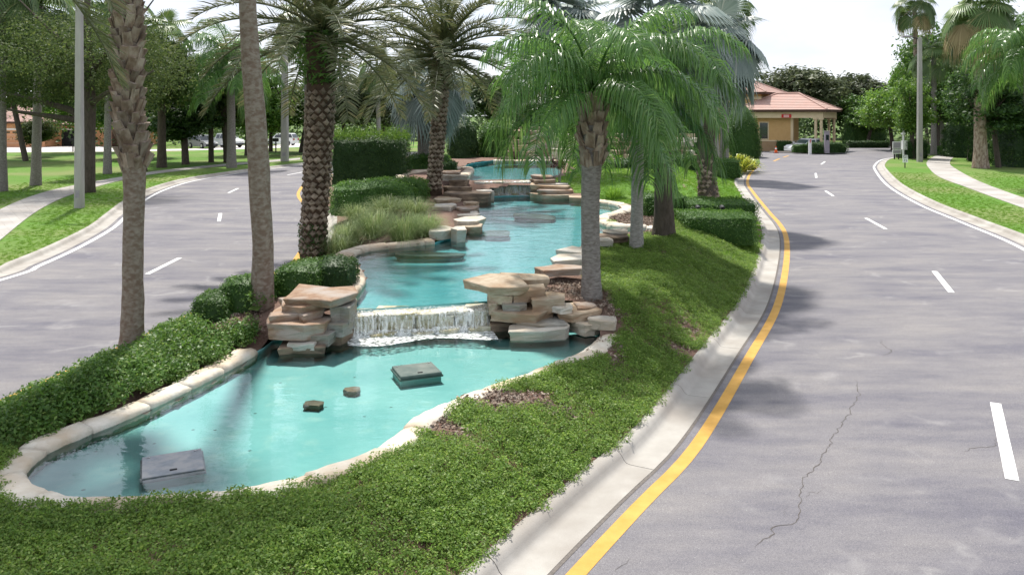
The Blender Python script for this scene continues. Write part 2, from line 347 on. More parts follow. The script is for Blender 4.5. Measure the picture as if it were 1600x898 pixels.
def GH(px, py, up=0.0):                             # pixel -> point on the median's ground
    D = np.arange(5.5, 90, .02); z = H - (py - HY) * D / F; x = (px - CX) * D / F
    k = np.argmax(z <= hmed(x, D) + up); return Vector((x[k], D[k], float(hmed(x[k], D[k])) + up))

# ------------------------------------------------------------------ ground, roads, kerbs, pavements
tag(add('ground', raw_mesh('ground', [(-1500, -60, -.03), (1500, -60, -.03), (1500, 2400, -.03), (-1500, 2400, -.03)], [(0, 1, 2, 3)], 'soil_grass')), kind='structure')
def strip(A, B, z, n0=0):
    V = [(p[0], p[1], z) for p in A] + [(p[0], p[1], z) for p in B]; n = len(A)
    return V, [(i, n + i, n + i + 1, i + 1) for i in range(n - 1)]
gate_l = [W(1188, 256)[:2], W(1186, 244)[:2], (27, 112), (30, 128), (60, 132), (72, 112)]
rr = [tuple(p) for p in off(YR, .24)] + [tuple(p) for p in gate_l] + [tuple(p) for p in off(WR, -.24)[::-1]]
road_r = tag(add('road', poly_mesh('road', rr, .004, 'asphalt')), kind='structure')
rl = [tuple(p) for p in off(YL, -.24)] + [tuple(p) for p in off(WL, .24)[::-1]]
road_l = tag(add('road', poly_mesh('road', rl, .004, 'asphalt')), kind='structure')
def line_mark(name, C, d0, d1, mat, road, z=.008):
    V, Fs = strip(off(C, d1), off(C, d0), z); add(name, raw_mesh(name, V, Fs, mat), road)
line_mark('edge_line', YR, -.09, .09, 'yellow_paint', road_r)
line_mark('edge_line', YL, -.09, .09, 'yellow_paint', road_l)
line_mark('edge_line', WR, -.08, .08, 'white_paint', road_r)
line_mark('edge_line', WL, -.08, .08, 'white_paint', road_l)
line_mark('pavement_edge', YR, .195, .25, 'tar_edge', road_r)
def dash(a, b, wd, road, mat='white_paint'):
    a, b = W(*a), W(*b); t = (b - a).normalized(); n = Vector((-t.y, t.x, 0)) * wd / 2
    V = [a - n, b - n, b + n, a + n]; add('lane_marking', raw_mesh('lane_marking', [(v.x, v.y, .009) for v in V], [(0, 1, 2, 3)], mat), road)
for a, b in [((1581.5, 750), (1555.5, 630)), ((1486.5, 457), (1460, 424)), ((1384, 358), (1353, 341)), ((1302, 306.5), (1290, 298.5)), ((1275.5, 278), (1274.5, 270.7)), ((1283, 257), (1289, 252.7))]: dash(a, b, .15, road_r)
for a, b in [((1209, 252), (1218, 248)), ((1224, 246), (1232, 243.5))]: dash(a, b, .2, road_r, 'yellow_paint')
for a, b in [((230, 428.5), (281, 403)), ((342, 346), (344.5, 333.5)), ((357, 301.5), (372, 294.5)), ((449, 273.7), (477, 268.3))]: dash(a, b, .15, road_l)
rng = np.random.default_rng(3)
def crack(pts, wd, road):
    C = cr([W(*p)[:2] for p in pts], .06); nr = nrm2(C)
    j = np.cumsum(rng.normal(0, .02, len(C))); j -= np.linspace(0, j[-1], len(C)); ww = wd * (.35 + .65 * rng.random(len(C))) * np.minimum(1, np.minimum(np.arange(len(C)), np.arange(len(C))[::-1]) / 6)
    A, B = C[:, :2] + nr * (j + ww)[:, None], C[:, :2] + nr * (j - ww)[:, None]
    V, Fs = strip(A, B, .0065); add('crack', raw_mesh('crack', V, Fs, 'crack_dark'), road)
crack([(1175, 860), (1205, 824), (1235, 813), (1252, 780), (1270, 735), (1300, 700), (1298, 684), (1310, 655), (1330, 630), (1333, 592)], .008, road_r)
crack([(1252, 780), (1262, 768), (1275, 770), (1290, 760)], .005, road_r)
crack([(1300, 700), (1322, 702), (1345, 695)], .004, road_r)
crack([(1235, 813), (1228, 800), (1232, 788)], .004, road_r)
crack([(1150, 880), (1165, 868)], .007, road_r)
crack([(1505, 710), (1515, 700), (1545, 698), (1556, 682)], .007, road_r)
crack([(1380, 560), (1385, 545), (1372, 530)], .01, road_r)
crack([(960, 895), (975, 880), (985, 872)], .01, road_r)

def kerb(C, side, name, seg=3.0):
    # profile: (distance from the line outwards, height)
    prof = [(.24, -.02), (.24, .012), (.56, .003), (.61, .012), (.645, .04), (.675, .085), (.705, .122), (.745, .145), (.79, .152), (.85, .150), (.86, .10), (.86, -.02)]
    k = tag(empty(name), kind='structure')
    s = np.r_[0, np.cumsum(np.linalg.norm(np.diff(C[:, :2], axis=0), axis=1))]; nr = nrm2(C) * side
    m = int(s[-1] / seg)
    for i in range(m):
        q = np.linspace(i * s[-1] / m + .006, (i + 1) * s[-1] / m - .006, 7)
        P = np.stack([np.interp(q, s, C[:, 0]), np.interp(q, s, C[:, 1])], 1); Q = np.stack([np.interp(q, s, nr[:, 0]), np.interp(q, s, nr[:, 1])], 1)
        o = P[0]; lo = [[(P[j][0] + Q[j][0] * d - o[0], P[j][1] + Q[j][1] * d - o[1], z) for d, z in prof] for j in range(7)]
        if side < 0: lo = [l[::-1] for l in lo]
        b = MB().loft(lo); ob = b.build('kerb_section', 'concrete', k, True, loc=(o[0], o[1], 0))
        ob.data.set_sharp_from_angle(angle=R(38))
kerb(YR, 1, 'kerb'); kerb(YL, -1, 'kerb'); kerb(WR, -1, 'kerb'); kerb(WL, 1, 'kerb')

# lawns beyond the kerbs
LZ = .13
ll = [tuple(p) for p in off(WL, .84)] + [(-9, 112), (-25, 180), (-260, 180), (-260, 2)]
lawn_l = tag(add('lawn', poly_mesh('lawn', ll, LZ, 'lawn_grass')), kind='structure')
rlw = [tuple(p) for p in off(WR, -.84)] + [(64, 92), (75, 97), (120, 110), (260, 150), (260, 2)]
lawn_r = tag(add('lawn', poly_mesh('lawn', rlw, LZ, 'lawn_grass')), kind='structure')
PAVES = []
def pavement(A, B, z=LZ):
    A = cr([W(*p, z)[:2] for p in A], .25); B = cr([W(*p, z)[:2] for p in B], .25)
    q = tag(empty('pavement'), kind='structure'); PAVES.append([tuple(p) for p in A] + [tuple(p) for p in B[::-1]])
    n = int(max(len(A), len(B)) * .25 / 1.5); sa = np.linspace(0, 1, len(A)); sb = np.linspace(0, 1, len(B))
    g = lambda C, s, t: np.array([np.interp(t, s, C[:, 0]), np.interp(t, s, C[:, 1])])
    for i in range(n):
        t0, t1 = i / n + .00012, (i + 1) / n - .00012
        c = [g(A, sa, t0), g(B, sb, t0), g(B, sb, t1), g(A, sa, t1)]; o = c[0]
        lo = [[(p[0] - o[0], p[1] - o[1], zz) for p in c] for zz in (-.05, .03)]
        MB().loft(lo).build('paving_slab', 'pavement_concrete', q, loc=(o[0], o[1], z))
pavement([(-260, 470), (-120, 400), (0, 328), (62, 303), (116, 290), (194, 276), (250, 267), (356, 256), (469, 247)],
         [(-260, 620), (-120, 480), (0, 376), (62, 328), (116, 303), (194, 281), (250, 270.8), (356, 259), (469, 250)])
pavement([(1800, 410), (1700, 364), (1600, 326), (1550, 308), (1510, 293), (1470, 278), (1454, 266), (1448, 254), (1461, 244.5), (1484, 240.5)],
         [(1800, 384), (1700, 344), (1600, 310), (1540, 288), (1510, 274), (1486, 259), (1485, 252), (1489, 247), (1497, 242), (1500, 240)])

# ------------------------------------------------------------------ pools
P1 = [W(*p, POOL_Z[0])[:2] for p in [(413, 545), (376, 566), (320, 596), (279, 616), (226, 641), (177, 662), (132, 680), (75, 705), (41, 731), (31, 752), (49, 771), (94, 785), (151, 789), (211, 787), (271, 785), (320, 782), (376, 775), (444, 763), (500, 745), (569, 721), (610, 699), (655, 661), (719, 631), (775, 609), (850, 581), (906, 560), (940, 534), (946, 526)]]
n_cop1 = len(P1)
P1c = cr([W(398, 553, POOL_Z[0])[:2]] + P1[1:] + [W(962, 516, POOL_Z[0])[:2]], .12)
P1 = [tuple(p) for p in cr(P1, .3)] + [W(*p, POOL_Z[0])[:2] for p in [(930, 508), (860, 500), (770, 505), (655, 508), (545, 515), (470, 520), (425, 535)]]
c2l = [(546, 468), (560, 455), (567, 441), (561, 425), (546, 412), (549, 403), (576, 393), (634, 386), (678, 381)]
c2r = [(925, 317), (940, 319), (962, 323), (973, 329), (962, 335), (940, 341), (934, 347), (945, 354), (975, 359), (1030, 361)]
P2c = cr([W(*p, POOL_Z[1])[:2] for p in c2l], .12); P2d = cr([W(*p, POOL_Z[1])[:2] for p in c2r], .12)
P2 = [W(*p, POOL_Z[1])[:2] for p in [(775, 472), (655, 480), (546, 488)]] + [tuple(p) for p in P2c] + [W(*p, POOL_Z[1])[:2] for p in [(700, 374), (722, 370), (735, 352), (728, 338), (735, 325), (748, 309), (790, 307), (850, 306), (905, 314)]] + [tuple(p) for p in P2d] + [W(*p, POOL_Z[1])[:2] for p in [(985, 366), (940, 376), (915, 392), (890, 408), (860, 428), (810, 445)]]
P3 = [W(*p, POOL_Z[2])[:2] for p in [(842, 282), (720, 284), (716, 276), (728, 268), (722, 262), (735, 256), (780, 250), (858, 250), (880, 262), (872, 276)]]
POOLS = (P1, P2, P3)
def pool_basin(poly, z, depth, mat, label):
    me = poly_mesh('pool_floor', poly, z - depth, mat)
    t = empty('pool_basin', (poly[0][0], poly[0][1], 0)); tag(t, label, 'pool')
    o = add('floor', me, t, loc=(-poly[0][0], -poly[0][1], 0))
    n = len(poly); V = [(p[0], p[1], z - depth - .02) for p in poly] + [(p[0], p[1], z + .035) for p in poly]
    add('wall', raw_mesh('wall', V, [(i, (i + 1) % n, n + (i + 1) % n, n + i) for i in range(n)], mat, True), t, loc=(-poly[0][0], -poly[0][1], 0))
pool_basin(P1, POOL_Z[0], .14, 'plaster_aqua', 'front turquoise pool basin below the nearest waterfall')
pool_basin(P2, POOL_Z[1], .20, 'plaster_teal', 'long middle turquoise pool basin between the two waterfalls')
pool_basin(P3, POOL_Z[2], .30, 'plaster_teal', 'farthest turquoise pool basin below the rock grotto')
for poly, z, m in ((P1, POOL_Z[0], 'pool_water'), (P2, POOL_Z[1], 'pool_water_rippled'), (P3, POOL_Z[2], 'pool_water_rippled')):
    tag(add('water', poly_mesh('water', poly, z, m)), kind='structure')
def coping(C, z, side, wd, ht, mat, label, seg=.85):
    t = empty('pool_coping', (C[0][0], C[0][1], z)); tag(t, label, 'pool coping')
    s = np.r_[0, np.cumsum(np.linalg.norm(np.diff(C, axis=0), axis=1))]; nr = nrm2(C) * side; q0 = 0; rg = np.random.default_rng(int(abs(C[0][0] * 100)))
    while q0 < s[-1] - .25:
        q1 = min(s[-1], q0 + seg * (.75 + .5 * rg.random())); q = np.linspace(q0 + .004, q1 - .004, 8); hh = ht * (.9 + .25 * rg.random()); w2 = wd * (.92 + .18 * rg.random()); lo = []
        for j, a in enumerate(q):
            p = np.array([np.interp(a, s, C[:, 0]), np.interp(a, s, C[:, 1])]); n = np.array([np.interp(a, s, nr[:, 0]), np.interp(a, s, nr[:, 1])])
            e = .93 if j in (0, 7) else 1.0; jt = lambda: rg.normal(0, .008)
            pr = [(-.05, -.12), (-.06, hh * .45), (-.02 * e, hh * .85 * e), (w2 * .25, hh * e), (w2 * .6, hh * 1.02 * e), (w2 * .9, hh * .85 * e), (w2, hh * .3), (w2, -.12)]
            l = []
            for k, (d, zz) in enumerate(pr):
                d += jt(); zz += jt() if 0 < k < 7 else 0
                l.append((p[0] + n[0] * d - C[0][0], p[1] + n[1] * d - C[0][1], zz))
            lo.append(l if side < 0 else l[::-1])
        MB().loft(lo).build('coping_stone', mat, t, smooth=True); q0 = q1
coping(P1c, POOL_Z[0], -1, .30, .10, 'coping_pale', 'cream rounded stone coping around the front pool')
coping(P2c, POOL_Z[1], 1, .40, .13, 'coping', 'peach rounded coping on the left bank of the middle pool', 1.0)
coping(P2d, POOL_Z[1], 1, .45, .14, 'coping_pale', 'cream S curved coping around the right bay of the middle pool', 1.2)
P3c = cr([W(*p, POOL_Z[2])[:2] for p in [(636, 282), (634, 276), (655, 271), (700, 268), (722, 264.5), (727, 268), (716, 276)]], .15)
coping(P3c, POOL_Z[2], -1 if False else 1, .5, .14, 'coping', 'cream coping tongue at the left of the farthest pool', 1.4)

# ------------------------------------------------------------------ median ground (grid with the pools cut out)
def grid(x0, x1, y0, y1, st, keep, zf, zadd=0.0):
    nx, ny = int((x1 - x0) / st), int((y1 - y0) / st)
    gx, gy = np.meshgrid(np.linspace(x0, x1, nx + 1), np.linspace(y0, y1, ny + 1))
    cx, cy_ = (gx[:-1, :-1] + gx[1:, 1:]) / 2, (gy[:-1, :-1] + gy[1:, 1:]) / 2
    k = keep(cx, cy_); idx = np.arange(gx.size).reshape(gx.shape)
    Fq = np.stack([idx[:-1, :-1], idx[:-1, 1:], idx[1:, 1:], idx[1:, :-1]], -1)[k]
    u, inv = np.unique(Fq, return_inverse=True)
    V = np.stack([gx.ravel(), gy.ravel(), zf(gx.ravel(), gy.ravel()) + zadd], 1)[u]
    return V, inv.reshape(-1, 4)
def in_pool(x, y):
    r = inside(x, y, P1)
    for p in (P2, P3): r |= inside(x, y, p)
    return r
def clampx(V, m=.02):                               # pull the grid's ragged rim to the kerb backs
    V[:, 0] = np.clip(V[:, 0], xl(V[:, 1]) - m, xr(V[:, 1]) + m); return V
def near_pool(x, y):                                # cells touching a pool
    r = np.zeros(x.shape, bool)
    for dx in (-.09, .09):
        for dy in (-.09, .09): r |= in_pool(x + dx, y + dy)
    return r
def pool_clear(x, y, d=.26):
    r = np.zeros(x.shape, bool)
    for a in np.arange(0, 6.28, .785): r |= in_pool(x + d * math.cos(a), y + d * math.sin(a))
    return ~r
V, Fq = grid(-15, 22, 2.6, 74, .2, lambda x, y: (x > xl(y) - .1) & (x < xr(y) + .1) & ~in_pool(x, y), lambda x, y: np.maximum(hmed(x, y) - .10 * (~pool_clear(x, y, .42) & (y < 15)), .13))
tag(add('planting_bed', raw_mesh('planting_bed', clampx(V), Fq, 'mulch', True)), kind='structure')

# ------------------------------------------------------------------ scatter (uncountable ground cover)
def leaf_quads(P, Nn, size, asp, rg, tilt=.6):
    n = len(P); Nn = Nn + rg.normal(0, tilt, (n, 3)); Nn /= np.linalg.norm(Nn, axis=1)[:, None] + 1e-9
    a = rg.normal(0, 1, (n, 3)); a -= Nn * (a * Nn).sum(1)[:, None]; a /= np.linalg.norm(a, axis=1)[:, None] + 1e-9
    b = np.cross(Nn, a); s = (size * (.65 + .7 * rg.random(n)))[:, None]
    V = np.stack([P - a * s * .5, P + b * s * asp * .5 + Nn * s * .08, P + a * s * .5, P - b * s * asp * .5 + Nn * s * .08], 1).reshape(-1, 3)
    return V, np.arange(n * 4).reshape(-1, 4)
def tuft_collection(name, mat, kind, nvar=4, rad=.11, n=60, h=.12, size=.03):
    c = bpy.data.collections.new(name)
    for i in range(nvar):
        rg = np.random.default_rng(i + len(name))
        if kind == 'leaf':
            r = rad * np.sqrt(rg.random(n)); a = rg.random(n) * 6.283; z = h * (.15 + .85 * rg.random(n)) * (1 - .45 * (r / rad) ** 2)
            P = np.stack([r * np.cos(a), r * np.sin(a), z], 1); V, Fs = leaf_quads(P, np.stack([P[:, 0] * 3, P[:, 1] * 3, np.full(n, .75)], 1), size, .5, rg, .45)
        else:
            r = rad * np.sqrt(rg.random(n)); a = rg.random(n) * 6.283; b0 = np.stack([r * np.cos(a), r * np.sin(a), np.zeros(n)], 1)
            d = rg.normal(0, .45, (n, 3)); d[:, 2] = 1; d /= np.linalg.norm(d, axis=1)[:, None]; l = (h * (.5 + .7 * rg.random(n)))[:, None]
            sd_ = np.cross(d, rg.normal(0, 1, (n, 3))); sd_ /= np.linalg.norm(sd_, axis=1)[:, None]; ww = size / 2
            mid = b0 + d * l * .55; tip = b0 + d * l + np.array([0, 0, -1]) * l * .12 + rg.normal(0, .2, (n, 3)) * l
            V = np.stack([b0 - sd_ * ww, b0 + sd_ * ww, mid + sd_ * ww * .8, mid - sd_ * ww * .8, tip, tip], 1)[:, :5].reshape(-1, 3)
            i0 = np.arange(n)[:, None] * 5; Fs = np.concatenate([i0 + np.array([[0, 1, 2]]), i0 + np.array([[0, 2, 3]]), i0 + np.array([[3, 2, 4]])])
        c.objects.link(bpy.data.objects.new('tuft', raw_mesh('tuft', V, Fs, mat)))
    return c
def scatter(name, V, Fq, mat, coll, dens, smin, smax, seed, label=None, cat=None):
    me = raw_mesh(name, V, Fq, mat, True)
    at = me.attributes.new('dens', 'FLOAT', 'POINT'); at.data.foreach_set('value', np.asarray(dens(V[:, 0], V[:, 1]), np.float32))
    o = add(name, me); tag(o, label, cat, kind='stuff')
    ng = bpy.data.node_groups.new('scatter', 'GeometryNodeTree')
    ng.interface.new_socket('Geometry', in_out='INPUT', socket_type='NodeSocketGeometry'); ng.interface.new_socket('Geometry', in_out='OUTPUT', socket_type='NodeSocketGeometry')
    N = ng.nodes; L = ng.links.new
    gi, go = N.new('NodeGroupInput'), N.new('NodeGroupOutput'); dp = N.new('GeometryNodeDistributePointsOnFaces'); na = N.new('GeometryNodeInputNamedAttribute')
    na.data_type = 'FLOAT'; na.inputs['Name'].default_value = 'dens'; dp.inputs['Seed'].default_value = seed
    ci = N.new('GeometryNodeCollectionInfo'); ci.inputs['Collection'].default_value = coll; ci.inputs['Separate Children'].default_value = True; ci.inputs['Reset Children'].default_value = True
    ip = N.new('GeometryNodeInstanceOnPoints'); ip.inputs['Pick Instance'].default_value = True
    rr_ = N.new('FunctionNodeRandomValue'); rr_.data_type = 'FLOAT_VECTOR'; rr_.inputs['Min'].default_value = (-.25, -.25, 0); rr_.inputs['Max'].default_value = (.25, .25, 6.283)
    rs = N.new('FunctionNodeRandomValue'); rs.data_type = 'FLOAT'; rs.inputs[2].default_value = smin; rs.inputs[3].default_value = smax
    jn = N.new('GeometryNodeJoinGeometry')
    L(gi.outputs[0], dp.inputs['Mesh']); L(na.outputs[0], dp.inputs['Density']); L(dp.outputs['Points'], ip.inputs['Points']); L(ci.outputs[0], ip.inputs['Instance'])
    L(rr_.outputs[0], ip.inputs['Rotation']); L(rs.outputs[1], ip.inputs['Scale']); L(ip.outputs[0], jn.inputs[0]); L(gi.outputs[0], jn.inputs[0]); L(jn.outputs[0], go.inputs[0])
    md = o.modifiers.new('scatter', 'NODES'); md.node_group = ng
    return o
def blob(px, py, rx, ry, up=0.0):                   # soft patch on the median given in pixels
    c = GH(px, py, up); sx = rx * c.y / F; sy = ry * c.y * c.y / (F * (H - c.z)); return (c.x, c.y, sx, sy)
bare = [blob(800, 626, 78, 15), blob(900, 470, 62, 26), blob(1075, 518, 26, 7), blob(1070, 552, 30, 7), blob(955, 545, 18, 26), blob(700, 672, 22, 18), blob(1000, 350, 50, 14), blob(360, 505, 45, 17), blob(30, 668, 18, 7)]
def bare_amount(x, y):
    r = np.zeros(np.shape(x))
    for cx, cy_, sx, sy in bare: r = np.maximum(r, 1 - sst(.7, 1.15, np.sqrt(((x - cx) / sx) ** 2 + ((y - cy_) / sy) ** 2) + .18 * wob(x, y, 5)))
    return r
def dense(k0, k1, far): return lambda x, y: k0 * (1 - bare_amount(x, y)) * np.clip(1 - (y - 9) / (far - 9) * (1 - k1), k1, 1) * (np.abs(x) < .66 * y + 2)
_p1a = np.array(P1)
def pdist(x, y):                                    # distance to the front pool's edge
    x = np.asarray(x, float); d = np.full(x.shape, 99.0)
    for q in _p1a[::2]: d = np.minimum(d, np.hypot(x - q[0], y - q[1]))
    return d
mid_x = lambda y: np.interp(y, [0, 8.2, 9.6, 10.2, 11, 15, 20, 26, 34, 40, 55], [-20, -20, -9, -3.2, -3.0, -1.6, -1, 0, 1, 1, 1])
rockz = [[GH(*p)[:2] for p in q] for q in ([(400, 560), (400, 490), (430, 448), (550, 448), (552, 560)], [(722, 535), (722, 430), (912, 415), (912, 455), (880, 480), (970, 503), (966, 530)])]
def not_rock(x, y): return ~(inside(x, y, rockz[0]) | inside(x, y, rockz[1]))
jas = tuft_collection('jasmine_tufts', 'jasmine_leaf', 'leaf', 6, .13, 120, .13, .031)
V, Fq = grid(-11, 12, 3.6, 27.5, .2, lambda x, y: (x > mid_x(y)) & (x > xl(y) + .05) & (x < xr(y) + .02) & pool_clear(x, y) & not_rock(x, y) & (bare_amount(x, y) < .6), lambda x, y: hmed(x, y) - .01 + .035 * wob(x, y, 2.2) * (1 - bare_amount(x, y)))
scatter('jasmine_groundcover', clampx(V), Fq, 'soil_grass', jas, dense(105, .45, 30), .75, 1.25, 5, 'clipped green jasmine groundcover between front pool and right kerb', 'groundcover')
ivy = tuft_collection('ivy_tufts', 'ivy_leaf', 'leaf', 5, .16, 80, .25, .05)
V, Fq = grid(-11, -1, 5.5, 19.5, .2, lambda x, y: (x < np.minimum(mid_x(y), -1.9)) & (x > xl(y) + .05) & pool_clear(x, y, .34) & not_rock(x, y) & (bare_amount(x, y) < .6) & (y < 15.2 + .6 * (x + 7)), lambda x, y: hmed(x, y) + .05 * wob(x, y, 1.9) + .14 * sst(0, .35, x - xl(y)) * sst(.3, .95, pdist(x, y)))
scatter('ivy_groundcover', clampx(V, -.05), Fq, 'soil_grass', ivy, dense(75, .7, 30), .8, 1.35, 6, 'dark green leafy groundcover along the left side of the front pool', 'groundcover')
blade = tuft_collection('lawn_tufts', 'grass_leaf', 'blade', 4, .12, 40, .075, .012)
V, Fq = grid(1.5, 17, 24, 62, .4, lambda x, y: (x > mid_x(y) + .8) & (x < xr(y)) & pool_clear(x, y, .55) & ~inside(x, y, [GH(*p)[:2] for p in [(940, 372), (1040, 372), (1040, 335), (940, 310)]]), lambda x, y: hmed(x, y) + .012)
scatter('median_lawn', clampx(V), Fq, 'lawn_grass', blade, lambda x, y: np.full(len(x), 14.0), .8, 1.3, 7, 'bright lawn strip on the median beside the middle pool', 'lawn')
def verge(name, C, side, lab, seed):
    A = off(C, side * .86); A = A[(A[:, 1] > 17) & (A[:, 1] < 62)]
    y0 = A[:, 1]; fn = lambda y: np.interp(y, A[:, 1], A[:, 0])
    V, Fq = grid(-40, 40, 17, 62, .5, lambda x, y: ((x < fn(y) + .2) & (x > fn(y) - 9) if side > 0 else (x > fn(y) - .2) & (x < fn(y) + 9)) & (np.abs(x) < .66 * y + 1), lambda x, y: np.full(x.shape, LZ + .004))
    V[:, 0] = np.minimum(V[:, 0], fn(V[:, 1])) if side > 0 else np.maximum(V[:, 0], fn(V[:, 1]))
    def dn(x, y):
        k = np.zeros(x.shape, bool)
        for p in PAVES:
            for a in np.arange(0, 6.28, .785): k |= inside(x + .45 * math.cos(a), y + .45 * math.sin(a), p)
        return np.where(k, 0, np.clip(34 - (y - 20) * .6, 8, 30))
    scatter(name, V, Fq, 'lawn_grass', blade, dn, .45, .75, seed, lab, 'grass')
chip = tuft_collection('mulch_chips', 'bark_boot', 'leaf', 4, .16, 40, .03, .05)
V, Fq = grid(-9, 9, 8, 30, .2, lambda x, y: (x > xl(y) + .3) & (x < xr(y) - .3) & (bare_amount(x, y) > .15) & pool_clear(x, y, .2), lambda x, y: hmed(x, y) + .004)
scatter('mulch_chips', V, Fq, 'mulch', chip, lambda x, y: np.full(len(x), 45.0), .7, 1.3, 11, 'loose brown bark mulch patches among the median planting', 'mulch')
verge('verge_grass', WL, 1, 'mown bright grass along the left road kerb', 8)
verge('verge_grass', WR, -1, 'mown bright grass along the right road kerb', 9)

# ------------------------------------------------------------------ stones
def slab_mesh(lx, ly, h, mat, seed, k=8, rough=.15, chip=.1):
    rg = np.random.default_rng(seed); a = np.sort(np.linspace(0, 2 * np.pi, k, endpoint=False) + rg.normal(0, .2, k))
    sq = 1 / np.maximum(np.abs(np.cos(a)), np.abs(np.sin(a))) ** .8; r = sq * (.93 + rg.normal(0, rough, k)); base = np.stack([np.cos(a) * r * lx / 2, np.sin(a) * r * ly / 2], 1)
    base -= (base.max(0) + base.min(0)) / 2; base *= np.array([lx / (np.ptp(base[:, 0]) + 1e-6), ly / (np.ptp(base[:, 1]) + 1e-6)])
    fine = []                                       # split every edge so that the rim is broken, not straight
    for i in range(k):
        p, q = base[i], base[(i + 1) % k]; n = 2 if np.linalg.norm(q - p) > .22 * lx else 1
        for m in range(n): fine.append(p + (q - p) * (m + (rg.uniform(-.15, .15) if m else 0)) / n)
    b = MB(); loops = []; e = min(.14 * h, .014); und = rg.uniform(.0, chip, len(fine)) * min(lx, ly); tilt = rg.normal(0, .02, 2)
    for zz, f in ((0, 1.0), (h * .35, .55), (h * .62, .12), (h - e, 0.0), (h, -1.0)):
        l = []
        for u_, p in zip(und, fine):
            d = p / (np.linalg.norm(p) + 1e-6); ins = u_ * f if f >= 0 else e * 1.3; jz = rg.normal(0, .05 * h) if 0 < zz < h - e * 1.5 else 0
            q = p - d * (ins + (abs(rg.normal(0, .012)) if 0 < zz < h * .9 else 0)); l.append((q[0], q[1], zz + jz + (tilt[0] * q[0] + tilt[1] * q[1]) * (zz / h)))
        loops.append(l)
    b.loft(loops); return raw_mesh('stone_slab', b.v, b.f, mat)
def pile(name, label, cat, origin, stones):
    t = tag(empty(name, origin), label, cat)
    for i, (x0, x1, yt, yb, D, dep, mat, rz) in enumerate(stones):   # pixel box of the stone's front face, its distance and its depth
        a, c = AT(x0, yb, D), AT(x1, yt, D); lx = (c.x - a.x); h = max(.05, c.z - a.z)
        me = slab_mesh(lx, dep, h, mat, int(x0 * 7 + yb * 13) % 9973)
        add('stone_slab', me, t, loc=((a.x + c.x) / 2 - origin[0], D + dep / 2 - origin[1], a.z - origin[2]), rot=(R(random.uniform(-1.5, 1.5)), R(random.uniform(-1.5, 1.5)), R(rz)))
    return t
o = W(470, 556, .4); o.z = .02
pile('rock_stack', 'tall rust and brown flagstone stack left of the nearest waterfall', 'rocks', o, [
    (420, 505, 545, 562, 13.9, 1.1, 'stone_dark', 3), (442, 494, 538, 549, 13.95, .9, 'stone_pale', -4), (446, 524, 524, 543, 14.1, 1.1, 'stone_grey', 5),
    (401, 510, 509, 535, 14.0, 1.1, 'stone_rust', 8), (413, 497, 494, 514, 14.15, 1.0, 'stone_rust', -3), (414, 512, 481, 498, 14.25, 1.1, 'stone_rust', 4),
    (508, 546, 508, 528, 14.35, .8, 'stone_grey', 0), (510, 547, 482, 509, 14.5, .9, 'stone_grey', 0), (500, 545, 524, 552, 14.45, .8, 'stone_dark', 0),
    (426, 549, 470, 483, 14.25, 1.5, 'stone_rust', -4), (440, 505, 500, 530, 14.7, .9, 'stone_dark', 0)])
o = W(850, 530, .4); o.z = .02
pile('rock_stack', 'tan and white flagstone stack right of the nearest waterfall', 'rocks', o, [
    (792, 892, 516, 536, 14.75, .9, 'stone_pale', 4), (806, 889, 507, 520, 14.95, .9, 'stone_grey', -3), (886, 946, 509, 527, 15.0, .9, 'stone_pale', -6), (920, 967, 503, 517, 14.9, .6, 'stone_pale', -8),
    (764, 870, 491, 508, 15.0, 1.0, 'stone_tan', 3), (869, 945, 490, 505, 15.15, .9, 'stone_tan', -3), (760, 800, 508, 536, 15.35, .9, 'stone_dark', 0),
    (759, 785, 476, 492, 15.25, .8, 'stone_tan', 0), (779, 829, 477, 492, 15.2, .9, 'stone_grey', 3), (823, 888, 468, 491, 15.3, .8, 'stone_tan', 12), (855, 897, 481, 491, 15.2, .5, 'stone_pale', -4), (899, 935, 481, 490, 15.45, .5, 'stone_rust', 4),
    (760, 807, 461, 477, 15.3, 1.0, 'stone_tan', 0), (801, 854, 456, 475, 15.35, .8, 'stone_tan', -6), (790, 880, 505, 520, 15.6, .7, 'stone_dark', 0),
    (721, 820, 448, 463, 15.2, 1.25, 'stone_tan', 10), (775, 861, 440, 454, 15.9, 1.0, 'stone_tan', -3)])
o = W(890, 425, .85); o.z = float(hmed(o.x, o.y)) - .05
pile('flagstone_ledge', 'white and brown flat stones stepping up the right bank behind the nearest palm', 'rocks', o, [
    (836, 914, 423, 434, 17.6, .9, 'stone_rust', 4), (860, 940, 407, 423, 18.6, .9, 'stone_pale', 4), (870, 940, 394, 409, 19.6, .9, 'stone_pale', -4), (905, 942, 388, 396, 20.8, .8, 'stone_tan', 0)])
o = W(962, 375, .85); o.z = float(hmed(o.x, o.y)) - .05
pile('flagstone_ledge', 'low grey flat stones between the two slim grey palm trunks', 'rocks', o, [(938, 985, 371, 380, 22.4, .9, 'stone_dark', 0), (944, 990, 364, 372, 22.8, .9, 'stone_grey', 5), (932, 960, 376, 386, 21.8, .6, 'stone_pale', 0)])
o = W(705, 378, .8); o.z = float(hmed(o.x, o.y)) - .3
pile('rock_ledge', 'white boulder and slabs at the tip of the left coping', 'rocks', o, [
    (668, 707, 362, 377, 23.6, 1.3, 'stone_pale', -8), (702, 727, 359, 386, 23.6, .8, 'stone_pale', 10), (720, 754, 354, 368, 25.5, .9, 'stone_tan', 4), (706, 758, 346, 357, 25.9, 1.5, 'stone_pale', -4), (712, 750, 338, 347, 28.2, 1.2, 'stone_pale', 6)])
o = W(720, 335, .85); o.z = float(hmed(o.x, o.y)) - .3
